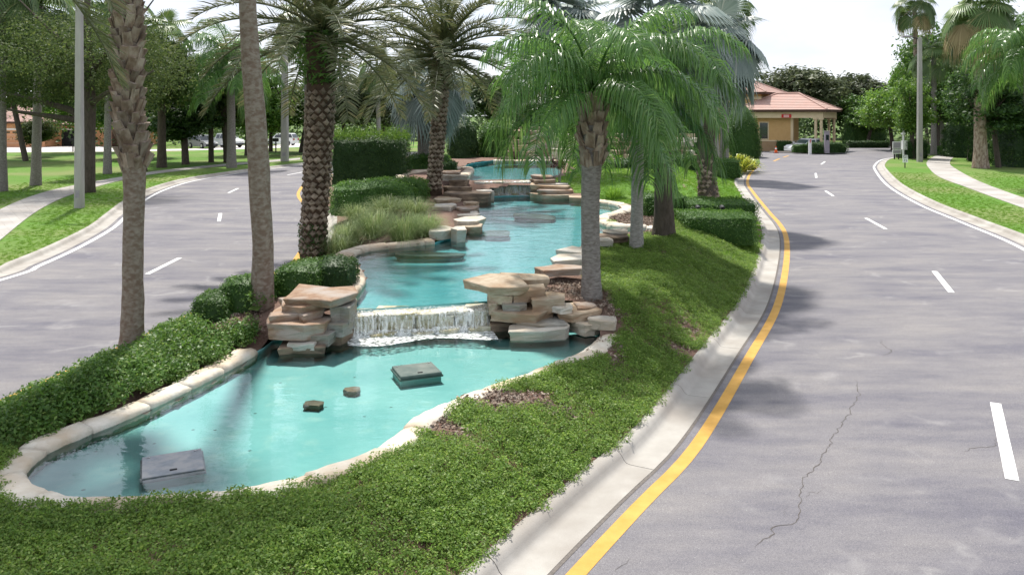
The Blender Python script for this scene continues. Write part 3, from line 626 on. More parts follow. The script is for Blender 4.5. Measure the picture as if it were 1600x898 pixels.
pile('rock_ledge', 'pale and brown bank slabs in front of the second date palm', 'rocks', o, [
    (672, 712, 324, 334, 30.6, 1.6, 'stone_pale', 6), (645, 676, 321, 327, 31.5, 1.2, 'stone_tan', 0), (708, 745, 327, 338, 30.4, 1.4, 'stone_rust', -6), (722, 748, 318, 329, 32, 1.2, 'stone_tan', 4), (733, 748, 333, 340, 29.5, .8, 'stone_grey', 0), (612, 642, 316, 321, 33, .6, 'stone_rust', 0), (676, 720, 312, 321, 33.2, 1.3, 'stone_tan', 0)])
o = W(740, 312, .82); o.z = .3
pile('rock_stack', 'dark brown boulder stack left of the second waterfall', 'rocks', o, [
    (690, 768, 303, 324, 34.2, 1.6, 'stone_dark', 0), (742, 772, 299, 318, 35.0, 1.0, 'stone_pale', 0), (690, 735, 293, 304, 35.4, 1.6, 'stone_dark', 6), (700, 731, 283, 293, 36, 1.4, 'stone_dark', -5), (688, 729, 275, 284, 36.3, 1.4, 'stone_grey', 4), (684, 718, 270, 276, 37, 1.4, 'stone_rust', 0), (690, 728, 290, 322, 37.4, 1.4, 'stone_dark', 0)])
o = W(870, 312, .82); o.z = .3
pile('rock_stack', 'layered tan flagstone stack right of the second waterfall', 'rocks', o, [
    (828, 912, 304, 316, 35.6, 1.6, 'stone_tan', 0), (830, 895, 297, 305, 35.8, 1.5, 'stone_rust', 4), (829, 893, 290, 298, 36.2, 1.5, 'stone_tan', -4), (830, 870, 282, 290, 36.6, 1.4, 'stone_dark', 5), (834, 890, 288, 293, 36.5, 1.4, 'stone_pale', 0), (829, 868, 276, 283, 37.0, 1.4, 'stone_rust', 0), (890, 925, 308, 318, 35.0, 1.4, 'stone_tan', 0)])
# rock grotto behind the farthest pool
st = []; rg = np.random.default_rng(12)
for row in range(12):
    y1 = 256 - row * 4.7; x = 782 + row * 2.2 + rg.uniform(-4, 4); xe = 862 - row * .3
    while x < xe:
        wd = rg.uniform(16, 30); st.append((x, min(x + wd, xe + 8), y1 - 5.2, y1, 53.5 + row * .16 + rg.uniform(0, .3), 1.9, ['stone_rust', 'stone_rust', 'stone_tan', 'stone_dark', 'stone_pale'][rg.integers(5)], rg.uniform(-9, 9))); x += wd * .9
for x in range(770, 880, 17): st.append((x, x + 18, 251, 257, 52.6, 1.2, ['stone_tan', 'stone_grey', 'stone_pale'][x % 3], 0))
o = W(830, 256, 1.4); o.z = 1.0
pile('rock_grotto', 'tall pile of rust coloured flagstones behind the farthest pool', 'rocks', o, st)
st = []
for row in range(9):
    for c in range(12):
        x = 930 + c * 13 + (row % 2) * 6; y1 = 268 - row * 6.5
        if rg.random() < .86: st.append((x, x + 13.5, y1 - 6.8, y1, 53 + row * .5, 1.2, ['stone_grey', 'stone_pale', 'stone_dark', 'stone_tan'][rg.integers(4)], rg.uniform(-6, 6)))
o = W(1000, 268, .9); o.z = .6
pile('rock_grotto', 'pale and dark cascade rocks seen behind the right palm fronds', 'rocks', o, st)
# pale limestone spill wall of the grotto
t = tag(empty('limestone_wall', (W(865, 250, 1.4).x, 54.2, 1.0)), 'pale limestone spill wall beside the rust coloured grotto', 'stone wall')
for i, (x0, x1, yt, yb, D) in enumerate([(838, 893, 209, 222, 55.6), (840, 893, 221, 236, 55.2), (862, 893, 233, 254, 54.0), (838, 864, 234, 254, 54.6), (892, 930, 214, 254, 55.4)]):
    a, c = AT(x0, yb, D), AT(x1, yt, D); add('limestone_block', slab_mesh(c.x - a.x, 1.4, c.z - a.z, 'limestone', 300 + i, 12, .05, .12), t, loc=((a.x + c.x) / 2 - t.location.x, D + .7 - 54.2, a.z - 1.0))

def waterfall(A, B, zt, zb, n, seed, label, wlabel):
    rg = np.random.default_rng(seed); A, B = Vector(A), Vector(B); u = (B - A).normalized(); v = Vector((-u.y, u.x, 0)); ln = (B - A).length
    t = tag(empty('waterfall_ledge', (A.x, A.y, zb)), label, 'stone ledge'); an = math.atan2(u.y, u.x)
    e = np.r_[0, np.sort(rg.uniform(.12, .88, n - 1)) * .65 + np.linspace(1 / n, 1 - 1 / n, n - 1) * .35, 1] * ln
    for i in range(n):
        lx = e[i + 1] - e[i]; c = u * (e[i] + lx / 2) + v * (.27 + rg.uniform(-.03, .03))
        add('ledge_block', slab_mesh(lx * 1.06, .62, zt - zb + .1, 'limestone', seed * 31 + i, 11, .03, .03), t, loc=(c.x, c.y, -.16), rz=an)
        c2 = u * (e[i] + lx / 2) + v * .3
        add('ledge_cap', slab_mesh(lx * 1.12, .72, .10, 'limestone', seed * 57 + i, 12, .04, .05), t, loc=(c2.x, c2.y, zt - zb - .11 + .02 * math.sin(i * 2)), rz=an + rg.uniform(-.05, .05))
    for i in range(int(n * 1.6)):                   # toe stones the water breaks over
        q = rg.uniform(.08, .95) * ln; c = u * q + v * (-.06)
        add('toe_stone', slab_mesh(rg.uniform(.22, .5), .3, rg.uniform(.1, .2), 'limestone', seed * 91 + i, 9, .1, .2), t, loc=(c.x, c.y, -.08), rz=an)
    wf = tag(empty('waterfall', (A.x, A.y, zb)), wlabel, 'waterfall')
    for part, off_, q0, q1, zz in [('water_sheet', -.075, .03, .97, 0), ('water_sheet', -.115, .0, .3, 0), ('water_sheet', -.12, .62, .98, 0)]:
        m = 60; vs = []
        for i in range(m + 1):
            q = (q0 + (q1 - q0) * i / m) * ln; wv = .02 * math.sin(q * 11 + seed) + .012 * math.sin(q * 29)
            for (dz, dv) in ((zt - zb + .03, .42), (zt - zb + .035, .10), (zt - zb - .03, .0), ((zt - zb) * .5, -.03), (.0, -.05)):
                p = u * q + v * (dv + off_ + wv); vs.append((p.x, p.y, dz))
        add(part, raw_mesh(part, vs, [(i * 5 + k, (i + 1) * 5 + k, (i + 1) * 5 + k + 1, i * 5 + k + 1) for i in range(m) for k in range(4)], 'falling_water', True), wf)
    g = 70; vs = []; fs = []
    for i in range(g + 1):
        for k in range(9):
            q = i / g * ln; d = -.02 - k / 8 * (.55 + .16 * math.sin(q * 3)); z = .012 + (.10 * math.exp(-k * .8) + .02) * (.5 + .5 * rg.random()) * (1 - k / 8) 
            p = u * q + v * (d + rg.normal(0, .01)); vs.append((p.x, p.y, z))
    add('foam', raw_mesh('foam', vs, [(i * 9 + k, i * 9 + k + 1, (i + 1) * 9 + k + 1, (i + 1) * 9 + k) for i in range(g) for k in range(8)], 'foam', True), wf)
    b = MB()                                         # drops thrown up at the foot
    for i in range(int(170 * ln)):
        q = rg.random() * ln; p = u * q + v * (-.03 - abs(rg.normal(0, .10))); s = rg.uniform(.004, .013); z = abs(rg.normal(0, .07)) + .015
        b.verts([(p.x + s, p.y, z), (p.x - s * .5, p.y + s * .8, z), (p.x - s * .5, p.y - s * .8, z), (p.x, p.y, z + s * 2)], [(0, 2, 1), (0, 1, 3), (1, 2, 3), (2, 0, 3)])
    add('spray', raw_mesh('spray', b.v, b.f, 'lamp_glass'), wf)['kind'] = 'stuff'
a, b_ = W(543, 527, .42), W(768, 515, .42)
waterfall(a, b_, .81, .42, 5, 4, 'pale limestone ledge of the nearest waterfall', 'nearest white waterfall spilling into the front pool')
a, b_ = W(742, 306, .82), W(832, 305, .82)
waterfall(a, b_, 1.44, .82, 5, 9, 'pale limestone ledge of the second waterfall', 'second waterfall spilling into the middle pool')

# things in the pools
def lid(px, z, sx, sy, h, mat, rz, label):
    c = W(px[0], px[1], z); t = tag(empty('access_hatch', (c.x, c.y, z - h), R(rz)), label, 'hatch')
    MB().box(-sx * .97, sx * .97, -sy * .97, sy * .97, -(z - h - .275), .01).build('plinth', 'plaster_aqua', t)
    MB().loft([[(-sx * s, -sy * s, zz), (sx * s, -sy * s, zz), (sx * s, sy * s, zz), (-sx * s, sy * s, zz)] for s, zz in ((1.06, 0), (1.06, h * .35), (1, h * .4), (1, h * .9), (.97, h))]).build('cover', mat, t)
    MB().box(-sx * .12, sx * .12, -sy * .75, -sy * .68, h * .99, h + .012).build('handle', 'dark_metal', t)
    for s in (-1, 1): MB().box(s * sx * .8 - .02, s * sx * .8 + .02, sy * .76, sy * .8, h * .99, h + .01).build('bolt', 'rim', t)
lid((270, 722), .435, .33, .31, .06, 'lid_painted_sheen', 24, 'square hatch with a painted pale reflection in the left part of the front pool')
lid((651, 576), .46, .33, .29, .07, 'lid_green', 22, 'dark green square hatch below the nearest waterfall')
for px, lab, s, mt in [((490, 636), 'small brown block under the front pool water between trunk reflections', .3, 'stone_dark'), ((550, 614), 'small reddish stone in the front pool left of the dark hatch', .28, 'stone_rust')]:
    tag(add('pool_stone', slab_mesh(s, s * .9, .09, mt, int(px[0]), 7, .05), loc=(W(*px, .3).x, W(*px, .3).y, .275)), lab, 'stone')
for px, lab, sx, sy in [((672, 397), 'oval submerged grey slab near the peach coping', 1.9, .8), ((775, 364), 'flat submerged slab beside the white boulder bank', .9, 1.4), ((835, 338), 'dark submerged slab in the middle of the long pool', 1.6, 1.4)]:
    c = W(*px, .78); t = tag(empty('submerged_slab', (c.x, c.y, .615)), lab, 'stone')
    add('slab', slab_mesh(sx, sy, .07, 'lid_green', int(px[0]), 14, .03, .05), t, loc=(0, 0, .10)); add('plinth', slab_mesh(sx * .95, sy * .95, .11, 'plaster_teal', int(px[0]), 14, .03, .02), t)

# ------------------------------------------------------------------ palms
def unit(a): return a / (np.linalg.norm(a, axis=-1, keepdims=True) + 1e-9)
def pinnate(name, mat, Ln, el, droop, n, ll, lw, vee, hang, seed, fwd=.55, stem=.03, t0=.14, pw=1.3):
    rg = np.random.default_rng(seed); m = 26; t = np.linspace(0, 1, m); a = el - droop * t ** pw
    d = np.stack([np.cos(a), .10 * np.sin(t * 2.2 + seed), np.sin(a)], 1); p = np.vstack([[0, 0, 0], np.cumsum((d[:-1] + d[1:]) / 2 * Ln / (m - 1), axis=0)])
    V = []; Fs = []; b = MB(); b.tube([tuple(x) for x in p], [stem * (1 - .85 * x) + .003 for x in t], 5); V.append(np.array(b.v)); tri = []
    for f in b.f:
        for k in range(1, len(f) - 1): tri.append((f[0], f[k], f[k + 1]))
    Fs.append(np.array(tri)); base = len(b.v)
    tt = np.linspace(t0, .995, n) ; tt = np.repeat(tt, 2) + rg.normal(0, .004, 2 * n); tt = np.clip(tt, 0, 1); sg = np.tile([-1., 1.], n)
    P = np.stack([np.interp(tt, t, p[:, k]) for k in range(3)], 1); T = unit(np.stack([np.interp(tt, t, d[:, k]) for k in range(3)], 1))
    S = np.cross(T, np.array([0, 0, 1.])); S = unit(S); U = np.cross(S, T)
    v = vee + rg.normal(0, .22, 2 * n); fw = fwd + .5 * (tt - .5)
    d0 = unit(T * fw[:, None] + (S * sg[:, None]) * np.cos(v)[:, None] + U * np.sin(v)[:, None])
    ln = (ll * np.clip(.45 + 1.5 * np.sin(np.pi * np.clip(tt * .93 + .05, 0, 1)) ** .8 * .55, .2, 1) * (.85 + .3 * rg.random(2 * n)))[:, None]
    g = np.array([0, 0, -1.]); hg = (hang * (.7 + .6 * rg.random(2 * n)))[:, None]
    d1 = unit(d0 + g * hg); d2 = unit(d0 + g * hg * 2.6)
    q0 = P; q1 = P + d0 * ln * .3; q2 = q1 + d1 * ln * .35; q3 = q2 + d2 * ln * .35
    wd = unit(T - d0 * (T * d0).sum(1)[:, None] + rg.normal(0, .3, (2 * n, 3))) * lw / 2
    VV = np.stack([q0 - wd * .5, q0 + wd * .5, q1 - wd, q1 + wd, q2 - wd * .85, q2 + wd * .85, q3], 1).reshape(-1, 3)
    i0 = np.arange(2 * n)[:, None] * 7 + base
    V.append(VV); Fs.append(np.concatenate([i0 + np.array([q]) for q in ((0, 1, 3), (0, 3, 2), (2, 3, 5), (2, 5, 4), (4, 5, 6))]))
    return raw_mesh(name, np.vstack(V), np.vstack(Fs), mat)
def fan(name, mat, rad, nseg, spread, pet, el, tilt, droop, seed, split=.55):
    rg = np.random.default_rng(seed); b = MB(); e = np.array([math.cos(el), 0, math.sin(el)])
    hub = e * pet + np.array([0, 0, -.10 * pet ** 2]); b.tube([(0, 0, 0), tuple(e * pet * .5 + np.array([0, 0, -.02])), tuple(hub)], [.035, .025, .018], 5); tri = []
    for f in b.f:
        for k in range(1, len(f) - 1): tri.append((f[0], f[k], f[k + 1]))
    a2 = el - tilt; X = np.array([math.cos(a2), 0, math.sin(a2)]); Y = np.array([0, 1., 0]); Z = np.cross(X, Y)
    V = [np.array(b.v)]; Fs = [np.array(tri)]; n0 = len(b.v); dl = spread / nseg
    def pt(r, ph, lift):
        q = hub + X * (r * math.cos(ph)) + Y * (r * math.sin(ph)) + Z * lift
        q = q + np.array([0, 0, -1.]) * droop * (r / rad) ** 2.2 * rad; return q
    vs = []; fs = []
    for i in range(nseg):
        ph = -spread / 2 + dl * (i + .5); rr_ = rad * (.85 + .25 * math.cos(ph * .5)) * (.93 + .14 * rg.random()); s = split + rg.normal(0, .04); k = len(vs); fo = .035 * rad
        curl = .22 * abs(math.sin(ph / 2)) * rad
        vs += [pt(.02, ph, 0), pt(rr_ * s, ph - dl * .5, -fo + curl * s * .3), pt(rr_ * s, ph, fo * 1.6 + curl * s * .3), pt(rr_ * s, ph + dl * .5, -fo + curl * s * .3),
               pt(rr_ * .82, ph - dl * .2, -fo * .4), pt(rr_ * .82, ph + dl * .2, -fo * .4), pt(rr_ * (1 + .05 * rg.random()), ph + rg.normal(0, .03), -.10 * rad * rg.random())]
        fs += [(k, k + 1, k + 2), (k, k + 2, k + 3), (k + 1, k + 4, k + 2), (k + 2, k + 4, k + 5), (k + 2, k + 5, k + 3), (k + 4, k + 6, k + 5)]
    V.append(np.array(vs)); Fs.append(np.array(fs) + n0)
    return raw_mesh(name, np.vstack(V), np.vstack(Fs), mat)
QUEEN = [pinnate('frond', 'queen_leaf', 2.9, R(e), R(d), 92, .88, .027, .15, hg, i, .5, .035, .12, 1.2) for i, (e, d, hg) in enumerate([(82, 95, 1.0), (70, 120, 1.2), (58, 125, 1.4), (42, 120, 1.5), (25, 110, 1.6), (5, 90, 1.7), (-20, 62, 1.7)])]
DATE = [pinnate('frond', 'date_leaf', 3.5, R(e), R(d), 80, .46, .030, .45, .10, 20 + i, .75, .045, .10, 1.5) for i, (e, d) in enumerate([(78, 55), (60, 62), (45, 66), (30, 66), (16, 62), (0, 58), (-18, 48), (-38, 35)])]
SILVER = [fan('frond', 'silver_leaf', 1.25, 34, R(262), 1.25, R(e), R(t), dr, 40 + i) for i, (e, t, dr) in enumerate([(75, 25, .10), (55, 40, .18), (38, 50, .25), (18, 60, .32), (0, 62, .38), (-20, 58, .42), (-42, 42, .40)])]
FAN = [fan('frond', 'fan_leaf', .85, 28, R(235), 1.0, R(e), R(t), dr, 60 + i, .5) for i, (e, t, dr) in enumerate([(75, 20, .2), (52, 40, .3), (32, 50, .4), (10, 60, .5), (-15, 60, .55), (-40, 40, .5)])]
STRAW = [fan('dry_frond', 'straw_leaf', .9, 26, R(200), 1.05, R(e), R(t), .6, 70 + i, .5) for i, (e, t) in enumerate([(-14, 55), (-34, 45)])]
def trunk_path(pts, D, ground):                      # (px x, px y, px width) up a trunk at distance D; the first point is set on the ground
    P = [AT(x, y, D) for x, y, _ in pts]; P[0].z = ground - .12; r = [w_ * D / F / 2 for _, _, w_ in pts]; return P, r
def tube_mesh(P, r, n, rings, seed, rn=.02, flare=0.0, ringed=0.0):
    rg = np.random.default_rng(seed); c = cr([tuple(p) + (q,) for p, q in zip(P, r)], max(.05, (P[-1] - P[0]).length / rings)); b = MB(); lo = []
    for i, q in enumerate(c):
        s = i / (len(c) - 1); rr_ = q[3] * (1 + flare * math.exp(-s * 14)) * (1 + ringed * (i % 3 == 0)); l = []
        for k in range(n):
            a = 2 * math.pi * k / n; w_ = 1 + rg.normal(0, rn) + .03 * math.sin(a * 3 + i * .1 + seed); l.append((q[0] + math.cos(a) * rr_ * w_, q[1] + math.sin(a) * rr_ * w_, q[2]))
        lo.append(l)
    b.loft(lo); return b, c
def crown(t, hub, meshes, n, s0, s1, seed, tilt=1.0, rise=.25, yaw0=None, lo=0.0, hi=1.0, name='frond', clear=False):
    rg = np.random.default_rng(seed)
    for i in range(n):
        f = lo + (hi - lo) * (i + .5) / n; k = min(len(meshes) - 1, int(f ** tilt * len(meshes))); az = i * 2.39996 + rg.normal(0, .18) + (yaw0 or seed)
        if clear and k >= 3 and math.cos(az + math.pi / 2) > .78: az += .95      # keep the low fronds off the trunk's face
        add(name, meshes[k], t, loc=(hub.x - t.location.x + .10 * math.cos(az), hub.y - t.location.y + .10 * math.sin(az), hub.z - t.location.z + rise * (1 - f)), rz=az, scale=float(s0 + (s1 - s0) * rg.random()))
def scale_mesh(wd, ht, out_, mat, boot=False):
    h = wd / 2
    if boot:                                         # split old leaf base, forked at the top
        V = [(-h, 0, 0), (h, 0, 0), (h * .55, out_ * .5, ht * .55), (-h * .55, out_ * .5, ht * .55), (-h * .8, out_, ht), (-h * .25, out_ * .95, ht * .93), (h * .25, out_ * .95, ht * .93), (h * .8, out_, ht), (-h, -.03, 0), (h, -.03, 0), (-h * .6, out_ * .4, ht), (h * .6, out_ * .4, ht)]
        Fs = [(0, 1, 2, 3), (3, 2, 6, 5), (3, 5, 4), (2, 7, 6), (0, 3, 4), (1, 7, 2), (4, 5, 10), (6, 7, 11), (0, 4, 10, 8), (7, 1, 9, 11), (5, 6, 11, 10), (8, 10, 11, 9)]
    else:                                            # diamond shaped scar with a proud lower lip
        V = [(-h, -.02, ht * .5), (0, out_ * .3, 0), (h, -.02, ht * .5), (0, out_ * .35, ht), (-h * .45, out_, ht * .42), (h * .45, out_, ht * .42), (0, out_ * 1.05, ht * .28), (0, out_ * .8, ht * .62)]
        Fs = [(0, 1, 6, 4), (1, 2, 5, 6), (4, 6, 5, 7), (0, 4, 7, 3), (7, 5, 2, 3)]
    return raw_mesh('leaf_base', V, Fs, mat)
BOOT = [scale_mesh(.24, .34, .11, 'bark_boot', True), scale_mesh(.20, .30, .14, 'bark_boot', True)]
KNOB = [scale_mesh(.26, .22, .055, 'bark_date'), scale_mesh(.24, .20, .075, 'bark_date')]
def scales(t, c, z0, z1, meshes, per, dz, seed, s=1.0, jit=.15, lim=300):
    rg = np.random.default_rng(seed); z = z0; row = 0; n = 0
    while z < z1 and n < lim:
        x, y, r = [float(np.interp(z, c[:, 2], c[:, k])) for k in (0, 1, 3)]
        for k in range(per):
            a = 2 * math.pi * (k + .5 * (row % 2)) / per + rg.normal(0, jit * .4)
            if n < lim: add('leaf_base', meshes[rg.integers(len(meshes))], t, loc=(x + math.cos(a) * r - t.location.x, y + math.sin(a) * r - t.location.y, z + rg.normal(0, jit * dz) - t.location.z), rot=(rg.normal(0, jit * .4), rg.normal(0, jit), a - math.pi / 2), scale=s * (1 + rg.normal(0, jit * .5)))
            n += 1
        z += dz; row += 1
def palm(name, label, pts, base_px, bark, seed, group=None, ground=None, D=None, n=18, rn=.02, flare=.1, ringed=0.0, rings=60):
    g = GH(*base_px) if ground is None else None
    D = D or (g.y if g else (H - ground) * F / (base_px[1] - HY)); z = g.z if g else ground
    P, r = trunk_path(pts, D, z); t = tag(empty(name, (P[0].x, P[0].y, z)), label, 'palm tree', group)
    b, c = tube_mesh(P, r, n, rings, seed, rn, flare, ringed); b.build('trunk', bark, t, True, loc=-t.location)
    return t, c, P[-1]
# --- median palms
t, c, hub = palm('palm_tree', 'palm with criss-cross leaf bases above a smooth trunk, leftmost on the median', [(205, 562, 38), (208, 480, 32), (208, 400, 30), (210, 300, 32), (209, 250, 36), (200, 180, 36), (199, 90, 36), (199, 0, 34), (198, -200, 32), (196, -430, 28)], (205, 560), 'bark_smooth', 3)
scales(t, c, 3.55, hub.z, BOOT, 9, .19, 4, .82); hub.z -= .1
crown(t, hub, FAN, 20, 1.0, 1.2, 5, .9)
t, c, hub = palm('palm_tree', 'tall smooth grey brown palm leaning beside the left rock stack', [(408, 482, 38), (411, 400, 31), (406, 300, 32), (400, 200, 32), (392, 100, 29), (386, 0, 26), (366, -350, 22), (340, -780, 19)], (408, 480), 'bark_smooth', 5)
crown(t, hub, QUEEN, 12, .8, .95, 7, 1.0)
t, c, hub = palm('date_palm', 'thick date palm with diamond bark and ferny crown by the left kerb', [(489, 408, 40), (490, 370, 37), (494, 300, 38), (499, 200, 42), (502, 110, 44), (503, 58, 52)], (489, 405), 'bark_core', 7, n=20)
scales(t, c, t.location.z + .15, hub.z - .1, KNOB, 11, .185, 8, 1.0, .1)
crown(t, hub, DATE, 40, 1.05, 1.3, 9, .85, .5, hi=.86)
rg = np.random.default_rng(5); n = 900; a = rg.random(n) * 6.283; z = rg.random(n); rr_ = .42 + .42 * np.sin(np.pi * z) * rg.random(n) ** .5
V, Fs = leaf_quads(np.stack([np.cos(a) * rr_, np.sin(a) * rr_, z * 1.6 - 1.45], 1), np.stack([np.cos(a), np.sin(a), np.full(n, .6)], 1), .2, .3, rg, .5)
add('fern', raw_mesh('fern', V, Fs, 'bush_leaf'), t, loc=hub - t.location)
n = 500; a = rg.random(n) * 6.283; z = rg.random(n); V, Fs = leaf_quads(np.stack([np.cos(a) * (.36 + .1 * rg.random(n)), np.sin(a) * (.36 + .1 * rg.random(n)), z * 1.0 + .1], 1), np.stack([np.cos(a), np.sin(a), np.zeros(n)], 1), .09, .5, rg, .5)
add('ivy', raw_mesh('ivy', V, Fs, 'deep_leaf'), t)
t, c, hub = palm('date_palm', 'date palm with diamond bark between the hedges and the rock ledge', [(678, 306, 24), (679, 280, 21), (683, 230, 21), (688, 160, 22), (690, 95, 28)], (680, 303), 'bark_core', 9, n=18)
scales(t, c, t.location.z + .15, hub.z - .1, KNOB, 10, .2, 10, 1.05, .1)
crown(t, hub, DATE, 52, 1.15, 1.4, 12, .85, .6, hi=.84)
V, Fs = leaf_quads(np.stack([np.cos(a) * (.4 + .2 * rg.random(n)), np.sin(a) * (.4 + .2 * rg.random(n)), z * 1.2 - 1.2], 1), np.stack([np.cos(a), np.sin(a), np.full(n, .5)], 1), .2, .3, rg, .5)
add('fern', raw_mesh('fern', V, Fs, 'date_leaf'), t, loc=hub - t.location)
t, c, hub = palm('queen_palm', 'nearest queen palm with drooping glossy fronds and old brown leaf bases', [(925, 467, 33), (924, 420, 29), (922, 340, 29), (923, 280, 30), (926, 230, 33), (927, 190, 28), (928, 155, 24)], (925, 465), 'bark_grey', 11)
scales(t, c, hub.z - 1.35, hub.z, BOOT, 7, .2, 13, .9, .25)
crown(t, hub, QUEEN, 26, .8, .97, 14, .9, .3, hi=.86, clear=True)
t, c, hub = palm('queen_palm', 'slim pale queen palm just right of the nearest queen palm', [(994, 388, 22), (995, 330, 19), (996, 270, 19), (996, 210, 19), (997, 140, 17)], (994, 388), 'bark_pale', 13)
crown(t, hub, QUEEN, 28, 1.0, 1.2, 15, .85, .3)
t, c, hub = palm('bismarck_palm', 'dark trunked fan palm with silver leaves beside the boxy hedge', [(1037, 372, 34), (1037, 320, 29), (1036, 250, 27), (1035, 160, 26), (1034, 60, 26)], (1037, 370), 'bark_dark', 15, flare=.25)
crown(t, hub, SILVER, 18, .9, 1.05, 16, .9, .4)
t, c, hub = palm('bismarck_palm', 'silver fan palm with rough trunk base and two spotlights at its foot', [(1110, 325, 34), (1106, 300, 28), (1103, 250, 26), (1106, 180, 26), (1112, 82, 26)], (1110, 322), 'bark_dark', 17, flare=.3)
scales(t, c, t.location.z + .1, t.location.z + 1.8, KNOB, 9, .2, 17, 1.0, .2)
crown(t, hub, SILVER, 24, .95, 1.12, 18, .8, .4)
t, c, hub = palm('bismarck_palm', 'silver fan palm with thick grey trunk behind the second date palm', [(663, 258, 23), (663, 225, 21), (664, 190, 20), (668, 140, 20)], (663, 252), 'bark_grey', 19, D=47)
crown(t, hub, SILVER, 24, 1.1, 1.35, 20, .8, .4)
t, c, hub = palm('bismarck_palm', 'silver fan palm rising behind the nearest queen palm', [(912, 268, 18), (905, 200, 16), (892, 120, 16), (880, 50, 16)], (912, 262), 'bark_grey', 21, D=44)
crown(t, hub, SILVER, 22, 1.2, 1.45, 22, .8, .4)
t, c, hub = palm('palm_tree', 'slim pair-mate grey palm trunk left of the round topiary bush', [(1131, 262, 16), (1132, 200, 13), (1133, 120, 12), (1134, 20, 11)], (1131, 258), 'bark_grey', 23, D=58)
crown(t, hub, FAN, 20, 1.3, 1.6, 24, .9)
t, c, hub = palm('palm_tree', 'pale pair-mate palm trunk with brown upper sheath near the gatehouse', [(1117, 262, 14), (1117, 200, 12), (1116, 120, 12), (1115, 40, 12)], (1117, 258), 'bark_pale', 25, D=60)
crown(t, hub, FAN, 20, 1.3, 1.6, 26, .9)
t, c, hub = palm('date_palm', 'date palm at the left picture edge showing only hanging fronds', [(-95, 600, 60), (-95, 300, 55), (-95, 60, 55), (-95, -190, 60)], (-95, 600), 'bark_core', 27, ground=.35, D=11.5)
t.location.z = .3
crown(t, hub, DATE, 22, .9, 1.05, 28, 1.0, .4)

# ------------------------------------------------------------------ shrubs and hedges
def hedge(name, label, cat, c, size, rz, mat, n, ls, seed, k=.25, lump=.06, asp=.45, group=None, up=.0):
    # c = base centre, size = full extents; leaves on a bumpy rounded box over a solid core added to block see-through
    rg = np.random.default_rng(seed); t = tag(empty(name, c, rz), label, cat, group); S = np.array(size) * np.array([.5, .5, 1.0])
    def shape(q):
        e = q / np.linalg.norm(q, axis=1)[:, None]; p = q * (1 - k) + e * 1.25 * k; p[:, 2] = np.clip(p[:, 2], -.02, 2); p = p * np.array([S[0], S[1], S[2]])
        bm_ = 1 + lump * (np.sin(p[:, 0] * 5.1 + seed) * np.cos(p[:, 1] * 4.3 + seed) + .7 * np.sin(p[:, 2] * 6 + p[:, 0] * 2.5 + seed)); return p * bm_[:, None], e
    ax = rg.choice(5, n, p=np.array([S[0] * S[1] * 4, S[0] * S[2] * 2, S[0] * S[2] * 2, S[1] * S[2] * 2, S[1] * S[2] * 2]) / (S[0] * S[1] * 4 + 4 * S[0] * S[2] + 4 * S[1] * S[2]))
    u, v = rg.uniform(-1, 1, n), rg.uniform(-1, 1, n); q = np.zeros((n, 3)); one = np.ones(n); vz = (v + 1) / 2
    for a, arr in enumerate([(u, v, one), (u, one, vz), (u, -one, vz), (one, u, vz), (-one, u, vz)]):
        for d in range(3): q[:, d] = np.where(ax == a, arr[d], q[:, d])
    p, e = shape(q); p *= (1 - .10 * rg.random(n) ** 2)[:, None]; nn = e.copy(); nn[:, 2] += .35 + up
    V, Fs = leaf_quads(p + rg.normal(0, ls * .35, (n, 3)), nn, ls, asp, rg, .55); V[:, 2] = np.maximum(V[:, 2], .0)
    add('foliage', raw_mesh('foliage', V, Fs, mat), t)
    g = 9; qs = []; 
    for a in range(5):
        for i in range(g):
            for j in range(g):
                x_, y_ = -1 + 2 * i / (g - 1), -1 + 2 * j / (g - 1); qs.append([(x_, y_, 1), (x_, 1, (y_ + 1) / 2), (-x_, -1, (y_ + 1) / 2), (1, -x_, (y_ + 1) / 2), (-1, x_, (y_ + 1) / 2)][a])
    p, e = shape(np.array(qs, float)); fs = [(a * g * g + i * g + j, a * g * g + (i + 1) * g + j, a * g * g + (i + 1) * g + j + 1, a * g * g + i * g + j + 1) for a in range(5) for i in range(g - 1) for j in range(g - 1)]
    add('foliage_core', raw_mesh('foliage_core', p * np.array([.9, .9, .93]), fs, mat, True), t)
    return t
def hedge_px(name, label, cat, x0, x1, yt, yb, dep, mat, n, ls, seed, D=None, rz=0.0, ground=None, **kw):
    if D is None: D = (GH((x0 + x1) / 2, yb).y if ground is None else (H - ground) * F / (yb - HY))
    a, b = AT(x0, yb, D), AT(x1, yt, D); z = float(hmed((a.x + b.x) / 2, D + dep / 2)) if ground is None else ground
    z = min(z, a.z) if ground is None else ground
    return hedge(name, label, cat, ((a.x + b.x) / 2, D + dep / 2, z), (b.x - a.x, dep, b.z - z), rz, mat, n, ls, seed, **kw)
hedge_px('shrub', 'glossy low shrub left of the leaning smooth palm', 'shrub', 294, 352, 466, 510, 1.0, 'bush_leaf', 2600, .055, 1, k=.5)
hedge_px('shrub', 'glossy low shrub directly behind the leaning smooth palm', 'shrub', 335, 415, 440, 488, 1.1, 'bush_leaf', 2800, .055, 2, k=.5)
hedge_px('shrub', 'leafy green shrub between the leaning palm and the date palm', 'shrub', 420, 500, 420, 462, 1.3, 'bush_leaf', 3000, .055, 3, k=.5)
hedge_px('shrub', 'dark green shrub inside the bend of the peach coping', 'shrub', 478, 546, 413, 456, 1.2, 'deep_leaf', 2600, .055, 4, k=.5)
hedge_px('hedge', 'tall dark green hedge with feathery top behind the date palm', 'hedge', 514, 632, 216, 287, 2.6, 'deep_leaf', 11000, .12, 5, D=41, k=.08, lump=.03, asp=.3, up=.3)
rg = np.random.default_rng(77)
